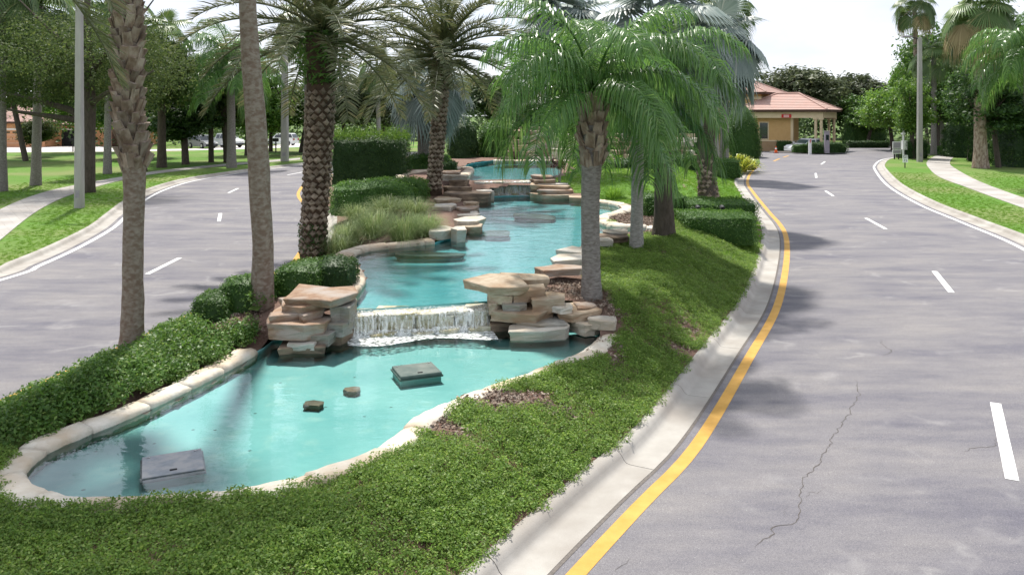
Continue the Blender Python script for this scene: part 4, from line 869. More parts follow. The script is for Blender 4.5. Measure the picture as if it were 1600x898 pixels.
V, Fs = leaf_quads(np.stack([rg.uniform(-2, 2, 2600), rg.uniform(-1.3, 1.3, 2600), 2.35 + np.abs(rg.normal(0, .28, 2600))], 1), np.stack([rg.normal(0, 1, 2600), rg.normal(0, 1, 2600), np.zeros(2600)], 1), .2, .16, rg, .3)
hd = [o for o in COL.objects if o.name.startswith('hedge')][-1]; add('new_shoots', raw_mesh('new_shoots', V, Fs, 'lime_leaf'), hd)
hedge_px('shrub', 'clipped light green mound in front of the tall dark hedge', 'shrub', 512, 640, 290, 328, 2.6, 'bush_leaf', 6500, .09, 6, D=31.5, k=.45)
hedge_px('shrub', 'clipped light green mound nearest the second date palm', 'shrub', 560, 662, 284, 316, 2.2, 'bush_leaf', 5200, .09, 7, D=33.5, k=.45)
hedge_px('shrub', 'flat green shrub strip along the foot of the tall hedge', 'shrub', 516, 585, 289, 306, 1.6, 'bush_leaf', 2600, .09, 8, D=36, k=.45)
hedge_px('shrub', 'leafy bed left of the farthest pool coping', 'shrub', 630, 700, 244, 268, 2.5, 'bush_leaf', 3000, .13, 9, D=46, k=.5)
hedge_px('shrub', 'small dark shrub between the second date palm and the coping tongue', 'shrub', 686, 712, 255, 268, 1.2, 'deep_leaf', 900, .12, 10, D=44, k=.5)
hedge_px('hedge', 'boxy clipped hedge beside the yellow kerb line', 'hedge', 1070, 1187, 338, 384, 2.2, 'bush_leaf', 9500, .06, 11, D=25.8, k=.12, lump=.03)
hedge_px('hedge', 'clipped hedge around the foot of the spotlit silver palm', 'hedge', 1062, 1190, 318, 350, 2.6, 'bush_leaf', 8500, .07, 12, D=29, k=.15, lump=.03)
hedge_px('hedge', 'low clipped hedge behind the dark trunked palm', 'hedge', 1005, 1075, 306, 334, 2.0, 'bush_leaf', 3600, .08, 13, D=29, k=.3)
hedge_px('hedge', 'dark green hedge row at the head of the median lawn', 'hedge', 940, 1050, 252, 280, 2.2, 'deep_leaf', 5000, .12, 14, D=46, k=.25)
hedge_px('hedge', 'dark green hedge behind the dangling fronds of the slim palm', 'hedge', 1045, 1110, 246, 272, 2.2, 'deep_leaf', 4000, .12, 15, D=52, k=.25)
hedge_px('hedge', 'dark green clipped hedge below the yellow leaved plants', 'hedge', 1112, 1160, 250, 276, 2.5, 'bush_leaf', 3600, .12, 16, D=55, k=.25)
hedge_px('topiary_bush', 'large round clipped bush in front of the gatehouse window', 'bush', 1140, 1192, 174, 236, 4.4, 'bush_leaf', 7000, .16, 17, ground=.1, D=86, k=1.0, lump=.015)
hedge_px('shrub', 'dark bushy shrub left of the farthest pool', 'shrub', 700, 742, 190, 252, 3.0, 'deep_leaf', 5000, .15, 18, D=58, k=.7)
hedge_px('shrub', 'green leafy shrub above the left end of the grotto', 'shrub', 748, 806, 194, 250, 3.0, 'bush_leaf', 5500, .16, 19, D=59, k=.6)
hedge_px('shrub', 'dark shrub mass behind the pale limestone wall', 'shrub', 800, 950, 150, 222, 4.0, 'deep_leaf', 9000, .2, 20, D=62, k=.5)
hedge_px('shrub', 'dark shrub mass behind the right cascade rocks', 'shrub', 940, 1120, 150, 232, 4.0, 'deep_leaf', 9000, .2, 21, D=66, k=.5)
def blades(name, label, cat, c, n, ln, wd, spread, mat, seed, group=None, lean=.35):
    rg = np.random.default_rng(seed); a = rg.random(n) * 6.283; el = np.pi / 2 - np.abs(rg.normal(0, spread, n)); b0 = np.stack([np.cos(a), np.sin(a), np.zeros(n)], 1) * (lean * rg.random(n) ** .5)[:, None]
    d = np.stack([np.cos(a) * np.cos(el), np.sin(a) * np.cos(el), np.sin(el)], 1); l = (ln * (.6 + .5 * rg.random(n)))[:, None]; s = np.stack([-np.sin(a), np.cos(a), np.zeros(n)], 1) * wd / 2; g = np.array([0, 0, -1.])
    q1 = b0 + d * l * .4; q2 = q1 + unit(d + g * .35) * l * .35; q3 = q2 + unit(d + g * 1.0) * l * .3
    V = np.stack([b0 - s * .6, b0 + s * .6, q1 - s, q1 + s, q2 - s * .8, q2 + s * .8, q3], 1).reshape(-1, 3); i0 = np.arange(n)[:, None] * 7
    Fs = np.concatenate([i0 + np.array([q]) for q in ((0, 1, 3), (0, 3, 2), (2, 3, 5), (2, 5, 4), (4, 5, 6))])
    return tag(add(name, raw_mesh(name, V, Fs, mat), loc=c), label, cat, group)
for i, (px, py, s, lab) in enumerate([(545, 385, 1.0, 'nearest fine grass tussock right behind the date palm foot'), (585, 372, 1.1, 'fine grass tussock in the middle of the front row above the peach coping'), (630, 376, 1.0, 'fine grass tussock leaning over the peach coping'), (664, 368, .85, 'rightmost fine grass tussock next to the white slab'), (560, 352, 1.1, 'fine grass tussock beside the pale kerb bend'), (605, 345, 1.15, 'tallest feathery grass tussock behind the front row'), (648, 344, 1.0, 'feathery grass tussock in front of the pale bank slabs'), (530, 400, .8, 'small grass tussock touching the date palm trunk')]):
    c = GH(px, py); blades('ornamental_grass', lab, 'grass', c, 1100, 1.0 * s, .009, .62, 'muhly_leaf', 50 + i, 'fine grass tussocks on the left bank')
for i, (px, py, s, lab) in enumerate([(958, 310, .8, 'small spiky grass plant on the mulch right of the second waterfall')]):
    blades('ornamental_grass', lab, 'grass', GH(px, py), 300, .7, .02, .6, 'grass_leaf', 70)
for i, (px, py, s, lab) in enumerate([(1140, 248, 1.0, 'yellow strap leaved plant nearest the median kerb'), (1158, 246, 1.1, 'yellow strap leaved plant at the median nose'), (1148, 240, 1.2, 'yellow green strap leaved plant below the topiary bush'), (1172, 250, .8, 'small yellow strap leaved plant at the road edge')]):
    c = AT(px, py, 62 + i); c.z = .12; blades('strap_leaf_plant', lab, 'plant', c, 130, 1.5 * s, .13, .55, 'croton_leaf', 80 + i, 'yellow plants at the median nose')
# burgundy cordyline on stems
c = AT(872, 282, 37.6); c.z = float(hmed(c.x, c.y)); t = tag(empty('cordyline', c), 'burgundy leaved plant on bare stems right of the second waterfall', 'plant')
b = MB(); rg = np.random.default_rng(8); V = []; Fs = []; k = 0
for i in range(9):
    a = rg.random() * 6.28; r = rg.uniform(.05, .35); top = Vector((math.cos(a) * r, math.sin(a) * r, rg.uniform(.65, 1.0))); b.tube([(top.x * .4, top.y * .4, -.1), top], [.02, .012], 5)
    for j in range(22):
        az = rg.random() * 6.28; el = rg.uniform(-.3, 1.2); d = np.array([math.cos(az) * math.cos(el), math.sin(az) * math.cos(el), math.sin(el)]); l = rg.uniform(.2, .36); s = np.array([-math.sin(az), math.cos(az), 0]) * .045; p = np.array(top)
        V += [p, p + d * l * .5 + s, p + d * l + np.array([0, 0, -.06]), p + d * l * .5 - s]; Fs.append((k, k + 1, k + 2, k + 3)); k += 4
b.build('stem', 'bark_pale', t); add('foliage', raw_mesh('foliage', V, Fs, 'cordyline_leaf'), t)
# spotlights at the palm foot
for px, lab in [((1090, 326), 'small black spotlight left of the silver palm foot'), ((1128, 326), 'small black spotlight right of the silver palm foot')]:
    c = AT(px[0], 322, 28.6); c.z = float(hmed(c.x, c.y)); t = tag(empty('spotlight', c), lab, 'spotlight', 'spotlights at the silver palm')
    zz = max(.2, AT(0, 326, 28.6).z - c.z)
    MB().tube([(0, 0, 0), (0, 0, zz)], .02, 6).build('stake', 'dark_metal', t); MB().tube([(-.0, -.14, zz), (0, .05, zz + .05), (0, .12, zz + .07)], [.09, .085, .05], 10).build('housing', 'dark_metal', t)

# ------------------------------------------------------------------ broadleaf trees
def crown_mesh(name, mat, seed, rad, nlobe, nclump, nleaf, ls, asp=.5, flat=.75):
    rg = np.random.default_rng(seed); rx, ry, rz_ = rad
    lob = unit(rg.normal(0, 1, (nlobe, 3))) * (.30 + .45 * rg.random((nlobe, 1))); lr = .34 + .22 * rg.random(nlobe)
    k = rg.integers(nlobe, size=nclump); cc = lob[k] + unit(rg.normal(0, 1, (nclump, 3))) * (lr[k] * (.55 + .5 * rg.random(nclump)))[:, None]
    ci = rg.integers(nclump, size=nleaf); cr_ = (.07 + .09 * rg.random(nclump))[ci]
    o = rg.normal(0, 1, (nleaf, 3)) * cr_[:, None] * np.array([1, 1, flat * .75]); p = (cc[ci] + o) * np.array([rx, ry, rz_])
    nn = unit(o / np.array([1, 1, .6])) + np.array([0, 0, .55])
    V, Fs = leaf_quads(p, nn, ls, asp, rg, .5); return raw_mesh(name, V, Fs, mat)
CROWNS = {}
def get_crown(mat, var, ls, nleaf=9000):
    key = (mat, var, ls, nleaf)
    if key not in CROWNS: CROWNS[key] = crown_mesh('crown', mat, 100 + var, (1, 1, 1), 11, 170, nleaf, ls)
    return CROWNS[key]
def limb_mesh(h, r, seed, fork=.45, spread=.9, n=6):
    rg = np.random.default_rng(seed); b = MB(); b.tube([(0, 0, -.2), (0, 0, .1), (rg.normal(0, .05) * h, rg.normal(0, .05) * h, h * fork)], [r * 1.35, r * 1.05, r * .85], 10)
    top = Vector(b.v[-1]) * 0 + Vector((sum(v[0] for v in b.v[-10:]) / 10, sum(v[1] for v in b.v[-10:]) / 10, h * fork))
    for i in range(n):
        a = 6.283 * i / n + rg.normal(0, .3); l = h * spread * rg.uniform(.45, .75); p1 = top + Vector((math.cos(a) * l * .4, math.sin(a) * l * .4, h * rg.uniform(.12, .28))); p2 = p1 + Vector((math.cos(a + .4) * l * .5, math.sin(a + .4) * l * .5, h * rg.uniform(.08, .25)))
        b.tube([top - Vector((0, 0, .15)), p1, p2], [r * .62, r * .38, r * .12], 7)
        for j in range(2): q = p1.lerp(p2, rg.uniform(.2, .6)); b.tube([q, q + Vector((rg.uniform(-.1, .1) * h, rg.uniform(-.1, .1) * h, h * .12))], [r * .25, r * .06], 5)
    return b
def tree(name, label, base, h, cr_, mat, seed, r=.22, ls=.05, nleaf=9000, bark='bark_dark', cz=.66, fork=.42, group=None, cat='tree'):
    t = tag(empty(name, base), label, cat, group); limb_mesh(h, r, seed, fork, cr_[0] / h).build('trunk', bark, t, True)
    add('crown', get_crown(mat, seed % 4, ls, nleaf), t, loc=(0, 0, h * cz), rz=seed * 1.7, scale=(cr_[0], cr_[1], cr_[2])); return t
def gp(px, py, z=LZ): p = W(px, py, z); return Vector((p.x, p.y, z))
def atD(px, D, z=LZ): return Vector(((px - CX) * D / F, D, z))
# big left oak with its long low limb
ob = gp(137, 301); t = tag(empty('oak_tree', ob), 'large dark oak with low horizontal limb beside the left pavement', 'tree')
b = MB(); s = ob.y / F
pp = lambda x, y, dd=0.0: AT(x, y, ob.y + dd) - ob
b.tube([pp(137, 312), pp(137, 290), pp(138, 220), pp(139, 160), pp(140, 100), pp(135, 30), pp(140, -60)], [.46, .40, .36, .36, .26, .2, .1], 12)
for q, rr_ in [([(139, 190), (110, 172), (70, 160), (20, 148), (-60, 140)], .24), ([(139, 165), (165, 146), (200, 138), (240, 110)], .17), ([(138, 150), (100, 130), (60, 90), (20, 60)], .2), ([(138, 120), (170, 80), (210, 40), (240, 0)], .16), ([(136, 190), (80, 182), (30, 175), (-30, 160)], .2), ([(139, 100), (80, 50), (30, 0)], .15)]:
    b.tube([pp(x, y, i * (.8 if rr_ > .19 else -1.0)) for i, (x, y) in enumerate(q)], [rr_ * (1 - .8 * i / (len(q) - 1)) for i in range(len(q))], 8)
b.build('trunk', 'bark_dark', t, True)
add('crown', crown_mesh('crown', 'oak_leaf', 201, (6.8, 6.5, 3.4), 18, 420, 42000, .15, .45), t, loc=(-.6, .5, 7.7))
for i, (px, py, yt, r, cw, lab) in enumerate([(290, 257, 112, .32, 4.6, 'dark dense round tree with short trunk left of the parked cars'), (215, 248, 120, .25, 4.2, 'dark leafy tree right behind the criss-cross palm'), (385, 243, 130, .22, 3.6, 'dark leafy tree behind the leaning smooth palm'), (58, 246, 176, .2, 2.6, 'small dark tree in front of the black garage opening')]):
    p = gp(px, py); h = (4.5 + (HY - yt) * p.y / F); tree('broadleaf_tree', lab, p, h, (cw, cw, h * .36), 'oak_leaf' if i == 3 else 'deep_leaf', 31 + i, r, .085, 14000, cz=.58, fork=.3)
for i, (px, D, yt, cw, mat, lab) in enumerate([
    (40, 78, 0, 7, 'oak_leaf', 'tall oak behind the left light pole reaching the top edge'), (225, 64, 40, 4.5, 'oak_leaf', 'olive green oak right of the criss-cross palm'), (330, 76, 62, 5.5, 'oak_leaf', 'olive oak with ragged top under the date palm fronds'),
    (405, 88, 105, 4.2, 'lime_leaf', 'light green tree between the leaning palm and the light pole'), (470, 96, 118, 5.5, 'bush_leaf', 'bright green tree right of the concrete light pole'), (540, 92, 112, 6, 'olive_leaf', 'grey green feathery tree above the tall hedge'),
    (600, 98, 108, 5.5, 'olive_leaf', 'grey green tree left of the silver palms'), (140, 96, 95, 6, 'lime_leaf', 'light green tree over the house entrance'), (423, 98, 150, 3.0, 'oak_leaf', 'small forked tree in front of the white parked car'),
    (760, 110, 112, 7, 'far_leaf', 'dark tree behind the rock grotto'), (880, 112, 100, 7, 'far_leaf', 'dark tree behind the nearest queen palm'), (1010, 115, 108, 7, 'far_leaf', 'dark tree behind the slim palm pair'),
    (1235, 135, 96, 8, 'olive_leaf', 'olive tree rising behind the gatehouse roof'), (1325, 150, 110, 7.5, 'olive_leaf', 'grey green spreading tree right of the gatehouse roof'), (1290, 160, 128, 7, 'far_leaf', 'rounded tree low on the skyline behind the canopy'), (1355, 125, 150, 5, 'bush_leaf', 'green tree above the round bush beyond the junction'),
    (1395, 105, 130, 4.5, 'lime_leaf', 'bright lime tree left of the right light pole'), (1465, 92, 120, 4.5, 'bush_leaf', 'leafy green tree between light pole and right palm'), (1500, 100, 20, 7.5, 'bush_leaf', 'tall dark green tree behind the right palm'), (1580, 88, 0, 7.5, 'deep_leaf', 'tall dark tree at the right picture edge'),
    (1450, 118, 45, 4.2, 'bush_leaf', 'tall open tree against the sky behind the right light pole'), (1412, 128, 92, 2.6, 'lime_leaf', 'small round topped tree against the sky near the right pole')]):
    h = 4.5 + (HY - yt) * D / F; tree('broadleaf_tree', lab, atD(px, D), h, (cw, cw, h * .40), mat, 40 + i, .25, .085 if D < 110 else .10, 11000, group=None, cz=.62)
for i, (px, py, yt, cw, lab) in enumerate([(1515, 250, 90, 3.4, 'dark leaning tree beside the winding pavement'), (1426, 248, 128, 2.5, 'multi stemmed small tree behind the white sign'), (1560, 262, 110, 4.2, 'dense dark tree right of the big right palm'), (1502, 236, 135, 3.2, 'green tree over the far end of the winding pavement')]):
    p = gp(px, py); h = 4.5 + (HY - yt) * p.y / F; tree('broadleaf_tree', lab, p, h, (cw, cw, h * .38), ['deep_leaf', 'lime_leaf', 'deep_leaf', 'bush_leaf'][i], 70 + i, .22, .085, 13000, cz=.66)
# far woods: one mass nobody could count
rg = np.random.default_rng(15); Vs = []; Fs = []; k = 0
def wood(x0, x1, D, top, n, ls, keepgap=None):
    x = rg.uniform(x0, x1, n); d = D + rg.uniform(0, 14, n); hh = top * (.75 + .16 * np.sin(x * .22 + D) + .12 * np.sin(x * .61 + 2) + .08 * np.sin(x * 1.7)); z = hh * rg.random(n) ** .75; r = rg.normal(0, 1, (n, 3))
    V, Fq = leaf_quads(np.stack([x, d, z], 1), r * .5 + np.array([0, -.6, .7]), ls, .6, rg, .6); return V, Fq
for a in [(-150, -60, 130, 11, 9000, .8), (-60, 10, 135, 9, 9000, .7), (10, 75, 150, 9, 9000, .7), (70, 190, 120, 13, 12000, .8), (-100, -40, 112, 8, 7000, .6), (52, 110, 100, 10, 9000, .6)]:
    V, Fq = wood(*a); Vs.append(V); Fs.append(Fq + k); k += len(V)
tag(add('woodland', raw_mesh('woodland', np.vstack(Vs), np.vstack(Fs), 'far_leaf')), 'far belt of dark green woodland closing the view', 'woodland', kind='stuff')

# ------------------------------------------------------------------ roadside palms
def street_palm(label, base, pts_top, w0, w1, bark, meshes, n, s, seed, straw=0, flare=.2, cat='palm tree', name='palm_tree'):
    hub = AT(pts_top[0], pts_top[1], base.y); t = tag(empty(name, base), label, cat)
    P = [base - Vector((0, 0, .15)), base.lerp(hub, .35), base.lerp(hub, .7), hub]; k = base.y / F / 2
    b, c = tube_mesh(P, [w0 * k, w0 * .85 * k, (w0 * .4 + w1 * .6) * k, w1 * k], 12, 40, seed, .02, flare); b.build('trunk', bark, t, True, loc=-t.location)
    crown(t, hub, meshes, n, s * .9, s * 1.15, seed, .85, .35)
    if straw: crown(t, hub, STRAW, straw, s * .9, s * 1.1, seed + 3, 1, 0, name='dry_frond')
    return t
street_palm('grey palm trunk at the far left edge below the oak limb', gp(3, 299), (2, -30), 15, 11, 'bark_grey', FAN, 20, 1.5, 101)
street_palm('grey palm trunk between the left edge and the light pole', gp(56, 290), (62, 10), 15, 10, 'bark_grey', FAN, 20, 1.5, 102)
street_palm('slim grey palm trunk close left of the criss-cross palm', gp(168, 272), (170, 20), 12, 9, 'bark_grey', FAN, 20, 1.6, 103)
street_palm('dark slim palm trunk close right of the criss-cross palm', gp(253, 262), (252, 60), 14, 10, 'bark_dark', FAN, 20, 1.6, 104)
street_palm('feathery palm with drooping fronds left of the leaning palm', gp(362, 262), (360, 108), 15, 11, 'bark_grey', QUEEN, 26, 1.75, 105, name='queen_palm')
street_palm('feathery palm half hidden behind its roadside neighbour', gp(356, 254), (345, 122), 12, 9, 'bark_dark', QUEEN, 22, 1.7, 106, name='queen_palm')
street_palm('flared grey palm trunk peeking left of the date palm', gp(482, 249), (481, 40), 15, 9, 'bark_grey', FAN, 20, 2.0, 107, flare=.5)
street_palm('thin pale palm trunk above the tall hedge', atD(592, 88), (590, 108), 8, 7, 'bark_pale', FAN, 18, 1.5, 108)
street_palm('big roadside palm with straw coloured dead fronds on the right', gp(1532, 263), (1529, 28), 20, 13, 'bark_boot', FAN, 30, 1.75, 109, 14, flare=.35)
street_palm('very tall slim palm behind the right light pole', atD(1436, 92), (1429, 12), 8, 6, 'bark_boot', FAN, 20, 1.45, 110, 3)
street_palm('green feather palm leaning in from the right edge', atD(1612, 48), (1605, 88), 14, 11, 'bark_grey', QUEEN, 24, 1.3, 111, name='queen_palm')
street_palm('fan palm hidden in the trees above the junction', atD(1470, 96), (1468, 120), 11, 8, 'bark_grey', FAN, 18, 1.6, 112)
street_palm('grey palm trunk beside the stop sign', atD(1459, 90), (1459, 90), 9, 7, 'bark_grey', FAN, 18, 1.5, 113)

# ------------------------------------------------------------------ light poles
def light_pole(label, base, w0, w1, top, side, seed):
    t = tag(empty('light_pole', base), label, 'light pole', 'concrete street light poles'); k = base.y / F / 2; r0, r1 = w0 * k, w1 * k
    MB().loft([[(x * r, y * r, z) for x, y in ((-1, -.8), (-.8, -1), (.8, -1), (1, -.8), (1, .8), (.8, 1), (-.8, 1), (-1, .8))] for r, z in ((r0 * 1.02, -.2), (r0, .1), (r1, top))]).build('shaft', 'pole_concrete', t)
    MB().tube([(0, 0, top - .15), (side * .7, 0, top + .05), (side * 1.3, 0, top + .1)], [.05, .045, .04], 8).build('arm', 'dark_metal', t)
    hd = MB().loft([[(side * 1.2 + x * a, y * b_, z) for x, y in ((-1, -1), (1, -1), (1, 1), (-1, 1))] for a, b_, z in ((.42, .16, top + .02), (.46, .2, top + .09), (.36, .14, top + .19))]).build('lamp_head', 'sign_grey', t)
    MB().box(side * 1.2 - .3, side * 1.2 + .3, -.12, .12, top - .005, top + .018).build('lens', 'lamp_glass', hd)
    MB().box(-r0 * .5, r0 * .5, -r0 * 1.03 - .004, -r0 * .95, .5, .85).build('hand_hole', 'sign_grey', t)
light_pole('pale concrete light pole in front of the big oak on the left', gp(124, 325), 12, 8.2, 11.5, 1, 1)
light_pole('pale concrete light pole right of the leaning palm in the distance', gp(445, 252), 11, 8, 11.6, 1, 2)
light_pole('grey light pole on the right verge behind the white sign', gp(1437, 253), 7.5, 5.5, 11.6, -1, 3)

# ------------------------------------------------------------------ buildings
def hip_roof(t, x0, x1, y0, y1, ze, zr, tile=.42, oh=.0, name='roof', right_only=False):
    # hip roof with its ridge along x, laid in stepped tile courses
    rf = MB(); hy = (y1 - y0) / 2; n = max(4, int(hy / tile)); lo = []
    for i in range(n + 1):
        s = i / n; d = hy * s; z = ze + (zr - ze) * s; xa, xb, ya, yb = x0 + d, x1 - d, y0 + d, y1 - d
        if xb < xa: xa = xb = (xa + xb) / 2
        ring = lambda zz, g=0.0: [(xa - g, ya - g, zz), (xb + g, ya - g, zz), (xb + g, yb + g, zz), (xa - g, yb + g, zz)]
        lo.append(ring(z)); 
        if i < n: lo.append(ring(z + .05, -.01))
    rf.loft(lo); r = rf.build(name, 'roof_tile', t)
    cap = MB()
    for a, b_ in (((x0, y0), (x0 + hy, y0 + hy)), ((x1, y0), (x1 - hy, y0 + hy)), ((x1, y1), (x1 - hy, y0 + hy)), ((x0, y1), (x0 + hy, y0 + hy))): cap.tube([(a[0], a[1], ze + .06), (b_[0], b_[1], zr + .08)], .1, 6)
    cap.tube([(x0 + hy, y0 + hy, zr + .08), (x1 - hy, y0 + hy, zr + .08)], .1, 6); cap.build('ridge_cap', 'roof_tile', r)
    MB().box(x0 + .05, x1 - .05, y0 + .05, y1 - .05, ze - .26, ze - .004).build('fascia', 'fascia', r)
    return r
def window(t, x0, x1, z0, z1, y, fr=.12, mull=1, mat='glass_dark'):
    f = MB(); f.box(x0 - fr, x1 + fr, y - .06, y + .02, z1, z1 + fr).box(x0 - fr, x1 + fr, y - .08, y + .02, z0 - fr, z0).box(x0 - fr, x0, y - .06, y + .02, z0, z1).box(x1, x1 + fr, y - .06, y + .02, z0, z1)
    for i in range(mull): xm = x0 + (x1 - x0) * (i + 1) / (mull + 1); f.box(xm - .025, xm + .025, y - .05, y + .01, z0, z1)
    wn = f.build('window', 'stucco_trim', t); MB().box(x0, x1, y - .03, y - .02, z0, z1).build('pane', mat, wn)
gh = tag(empty('gatehouse', (37.2, 97, 0), R(-33)), 'tan stucco gatehouse with red tiled canopy over the lanes', 'gatehouse')
MB().box(-17, -8.5, 2.6, 12, -.05, 7.3).build('wall', 'stucco', gh)
MB().box(-10.9, -4.2, 1.3, 4.2, -.05, 4.2).build('wall', 'stucco', gh)
MB().box(-10.93, -4.17, 1.24, 4.2, -.05, 1.25).build('wall_base', 'stucco_base', gh); MB().box(-10.95, -4.13, 1.2, 4.24, 1.25, 1.4).build('band', 'stucco_trim', gh)
MB().box(-17.1, -8.4, 2.5, 12.1, 6.5, 6.85).build('cornice', 'stucco_trim', gh)
MB().box(-4.42, -4.12, 1.2, 1.5, 1.4, 4.2).build('pilaster', 'stucco_trim', gh)
window(gh, -13.0, -11.3, 4.2, 6.1, 2.6); window(gh, -15.9, -14.6, 4.2, 6.1, 2.6)
window(gh, -8.2, -7.2, 1.55, 3.55, 1.3, .12, 0)
d = MB().box(-9.9, -8.7, 1.2, 1.27, 0, 3.2).build('door', 'fascia', gh); MB().box(-8.86, -8.8, 1.12, 1.2, 1.4, 1.6).build('handle', 'rim', d); window(gh, -7.0, -6.0, 1.7, 3.4, 4.2)
hip_roof(gh, -11.2, .1, .0, 8.6, 5.15, 7.2)
hip_roof(gh, -17.8, -7.6, 1.8, 12.8, 7.4, 9.8)
MB().box(-11, -.45, .5, .9, 4.15, 4.9).build('beam', 'stucco_trim', gh); MB().box(-11, -.45, 7.7, 8.1, 4.15, 4.9).build('beam', 'stucco_trim', gh); MB().box(-.85, -.42, .9, 7.7, 4.15, 4.9).build('beam', 'stucco_trim', gh)
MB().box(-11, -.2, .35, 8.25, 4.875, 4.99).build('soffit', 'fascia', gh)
for x, y in ((-1.35, .72), (-.72, .72), (-1.35, 7.9), (-.72, 7.9)):
    cl = MB().tube([(x, y, 1.0), (x, y, 3.95)], .17, 10).build('column', 'stucco_trim', gh); MB().box(x - .27, x + .27, y - .27, y + .27, 3.95, 4.149).build('capital', 'stucco_trim', cl)
for x, y in ((-1.03, .72), (-1.03, 7.9)): MB().box(x - .75, x + .75, y - .4, y + .4, 0, 1.0).build('pedestal', 'stucco_trim', gh)
sg = MB().box(-5.3, -4.15, .42, .5, 4.18, 4.6).build('sign_board', 'sign_red', gh); MB().box(-5.05, -4.4, .405, .42, 4.22, 4.54).build('sign_panel', 'sign_pink', sg)
G = gh.matrix_basis if False else Matrix.Translation((37.2, 97, 0)) @ Matrix.Rotation(R(-33), 4, 'Z')
def gl(x, y, z=0): return G @ Vector((x, y, z))
# island with hedge, kiosk, barrier post and cone
tag(MB().box(-6.0, .2, -2.4, .2, 0, .14).build('traffic_island', 'concrete', None, loc=(37.2, 97, 0.005), rz=R(-33)), kind='structure')
def hedge_at(label, px0, px1, yt, D, dep, mat, n, ls, seed, z=.14, **kw):
    a, b_ = AT(px0, yt, D), AT(px1, yt, D); return hedge('hedge', label, 'hedge', ((a.x + b_.x) / 2, D + dep / 2, z), (b_.x - a.x, dep, a.z - z), 0, mat, n, ls, seed, **kw)
hedge_at('rounded low hedge on the island under the right canopy columns', 1268, 1325, 224, 94.0, 2.0, 'deep_leaf', 3500, .16, 201, k=.3)
hedge_at('low clipped hedge hiding the lower half of the white car', 1240, 1266, 226.5, 95.4, .7, 'bush_leaf', 1800, .14, 202, k=.12)
hedge_at('dark low hedge at the foot of the gatehouse wall', 1216, 1239, 221, 99.0, .8, 'deep_leaf', 1500, .14, 203, k=.12)
hedge_at('long low hedge along the street right of the gatehouse', 1326, 1394, 221.5, 112, 1.4, 'deep_leaf', 3800, .18, 204, z=.0, k=.1)
hedge_at('rounded bush beyond the long low hedge', 1332, 1392, 184, 126, 5, 'bush_leaf', 4500, .25, 205, z=.0, k=.8)
c = AT(1283.5, 228, 95.4); t = tag(empty('entry_kiosk', (c.x, c.y - 1.6, .14)), 'grey keypad kiosk standing at the island hedge', 'kiosk')
MB().box(-.25, .25, -.2, .2, 0, 2.5).build('cabinet', 'sign_grey', t); MB().box(-.16, .16, -.225, -.2, 1.5, 2.1).build('screen', 'glass_dark', t); MB().box(-.3, .3, -.25, .25, 2.5, 2.56).build('top_cover', 'pole_concrete', t)
c = AT(1265.5, 237, 93.5); t = tag(empty('barrier_post', (c.x, c.y, .0)), 'white barrier post at the left end of the island', 'barrier')
MB().box(-.14, .14, -.14, .14, 0, 1.6).build('housing', 'sign_white', t); MB().box(-.18, .18, -.18, .18, 1.6, 1.68).build('cap', 'sign_grey', t); MB().tube([(0, -.17, 1.35), (.02, -.17, 1.75)], .04, 6).build('arm_stub', 'sign_red', t)
c = AT(1212.5, 233, 97); t = tag(empty('traffic_cone', (c.x, c.y, .004)), 'orange traffic cone in front of the gatehouse wall', 'traffic cone')
MB().box(-.24, .24, -.24, .24, 0, .05).build('base', 'dark_metal', t); MB().tube([(0, 0, .05), (0, 0, .8)], [.2, .045], 14).build('cone', 'cone_orange', t); MB().tube([(0, 0, .45), (0, 0, .62)], [.122, .089], 14, False).build('band', 'sign_white', t)
# left house with two garages and its drive
hs = tag(empty('house', (AT(0, 229, 112).x, 112, .1)), 'terracotta stucco house with two garages behind the left lawn', 'house'); k = 112 / F
xx = lambda px: (px - 0) * k
MB().box(xx(-90), xx(70), 0, 12, 0, 3.3).build('wall', 'stucco_pink', hs); MB().box(xx(70) + .003, xx(152), 3.2, 13, 0, 3.0).build('wall', 'stucco_pink', hs); MB().box(xx(154), xx(190), 2.4, 12, 0, 3.6).build('wall', 'stucco_pink', hs)
MB().box(xx(4), xx(56), -.12, 0, 2.35, 2.6).build('lintel', 'trim_pale', hs); gd = MB().box(xx(6), xx(54), -.05, 0, 0, 2.33).build('garage_door', 'garage_door', hs)
for i in range(4): MB().box(xx(8 + i * 12), xx(16 + i * 12), -.07, -.05, 1.95, 2.15).build('pane', 'glass_dark', gd)
for i in range(3): MB().box(xx(6), xx(54), -.075, -.05, .55 * (i + 1), .55 * (i + 1) + .03).build('panel_rail', 'trim_pale', gd)
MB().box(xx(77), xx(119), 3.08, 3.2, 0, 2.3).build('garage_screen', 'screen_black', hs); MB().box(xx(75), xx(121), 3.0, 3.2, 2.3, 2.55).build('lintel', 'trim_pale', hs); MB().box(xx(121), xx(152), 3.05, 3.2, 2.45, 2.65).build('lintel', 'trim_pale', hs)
for px in (144,): MB().box(xx(px), xx(px + 2), 3.0, 3.2, 1.7, 2.1).build('wall_lamp', 'dark_metal', hs)
d = MB().box(xx(162), xx(174), 2.3, 2.4, 0, 2.4).build('door', 'fascia', hs); MB().box(xx(172.5), xx(173.3), 2.2, 2.3, 1.0, 1.1).build('handle', 'rim', d)
hip_roof(hs, xx(-96), xx(76), -.7, 12.7, 3.5, 5.9); hip_roof(hs, xx(60), xx(158), 2.5, 13.7, 3.1, 5.2); hip_roof(hs, xx(148), xx(198), 1.7, 12.7, 3.75, 6.0)
def flat(name, px, z, mat): tag(add(name, poly_mesh(name, [W(*p, z)[:2] for p in px], z, mat)), kind='structure')
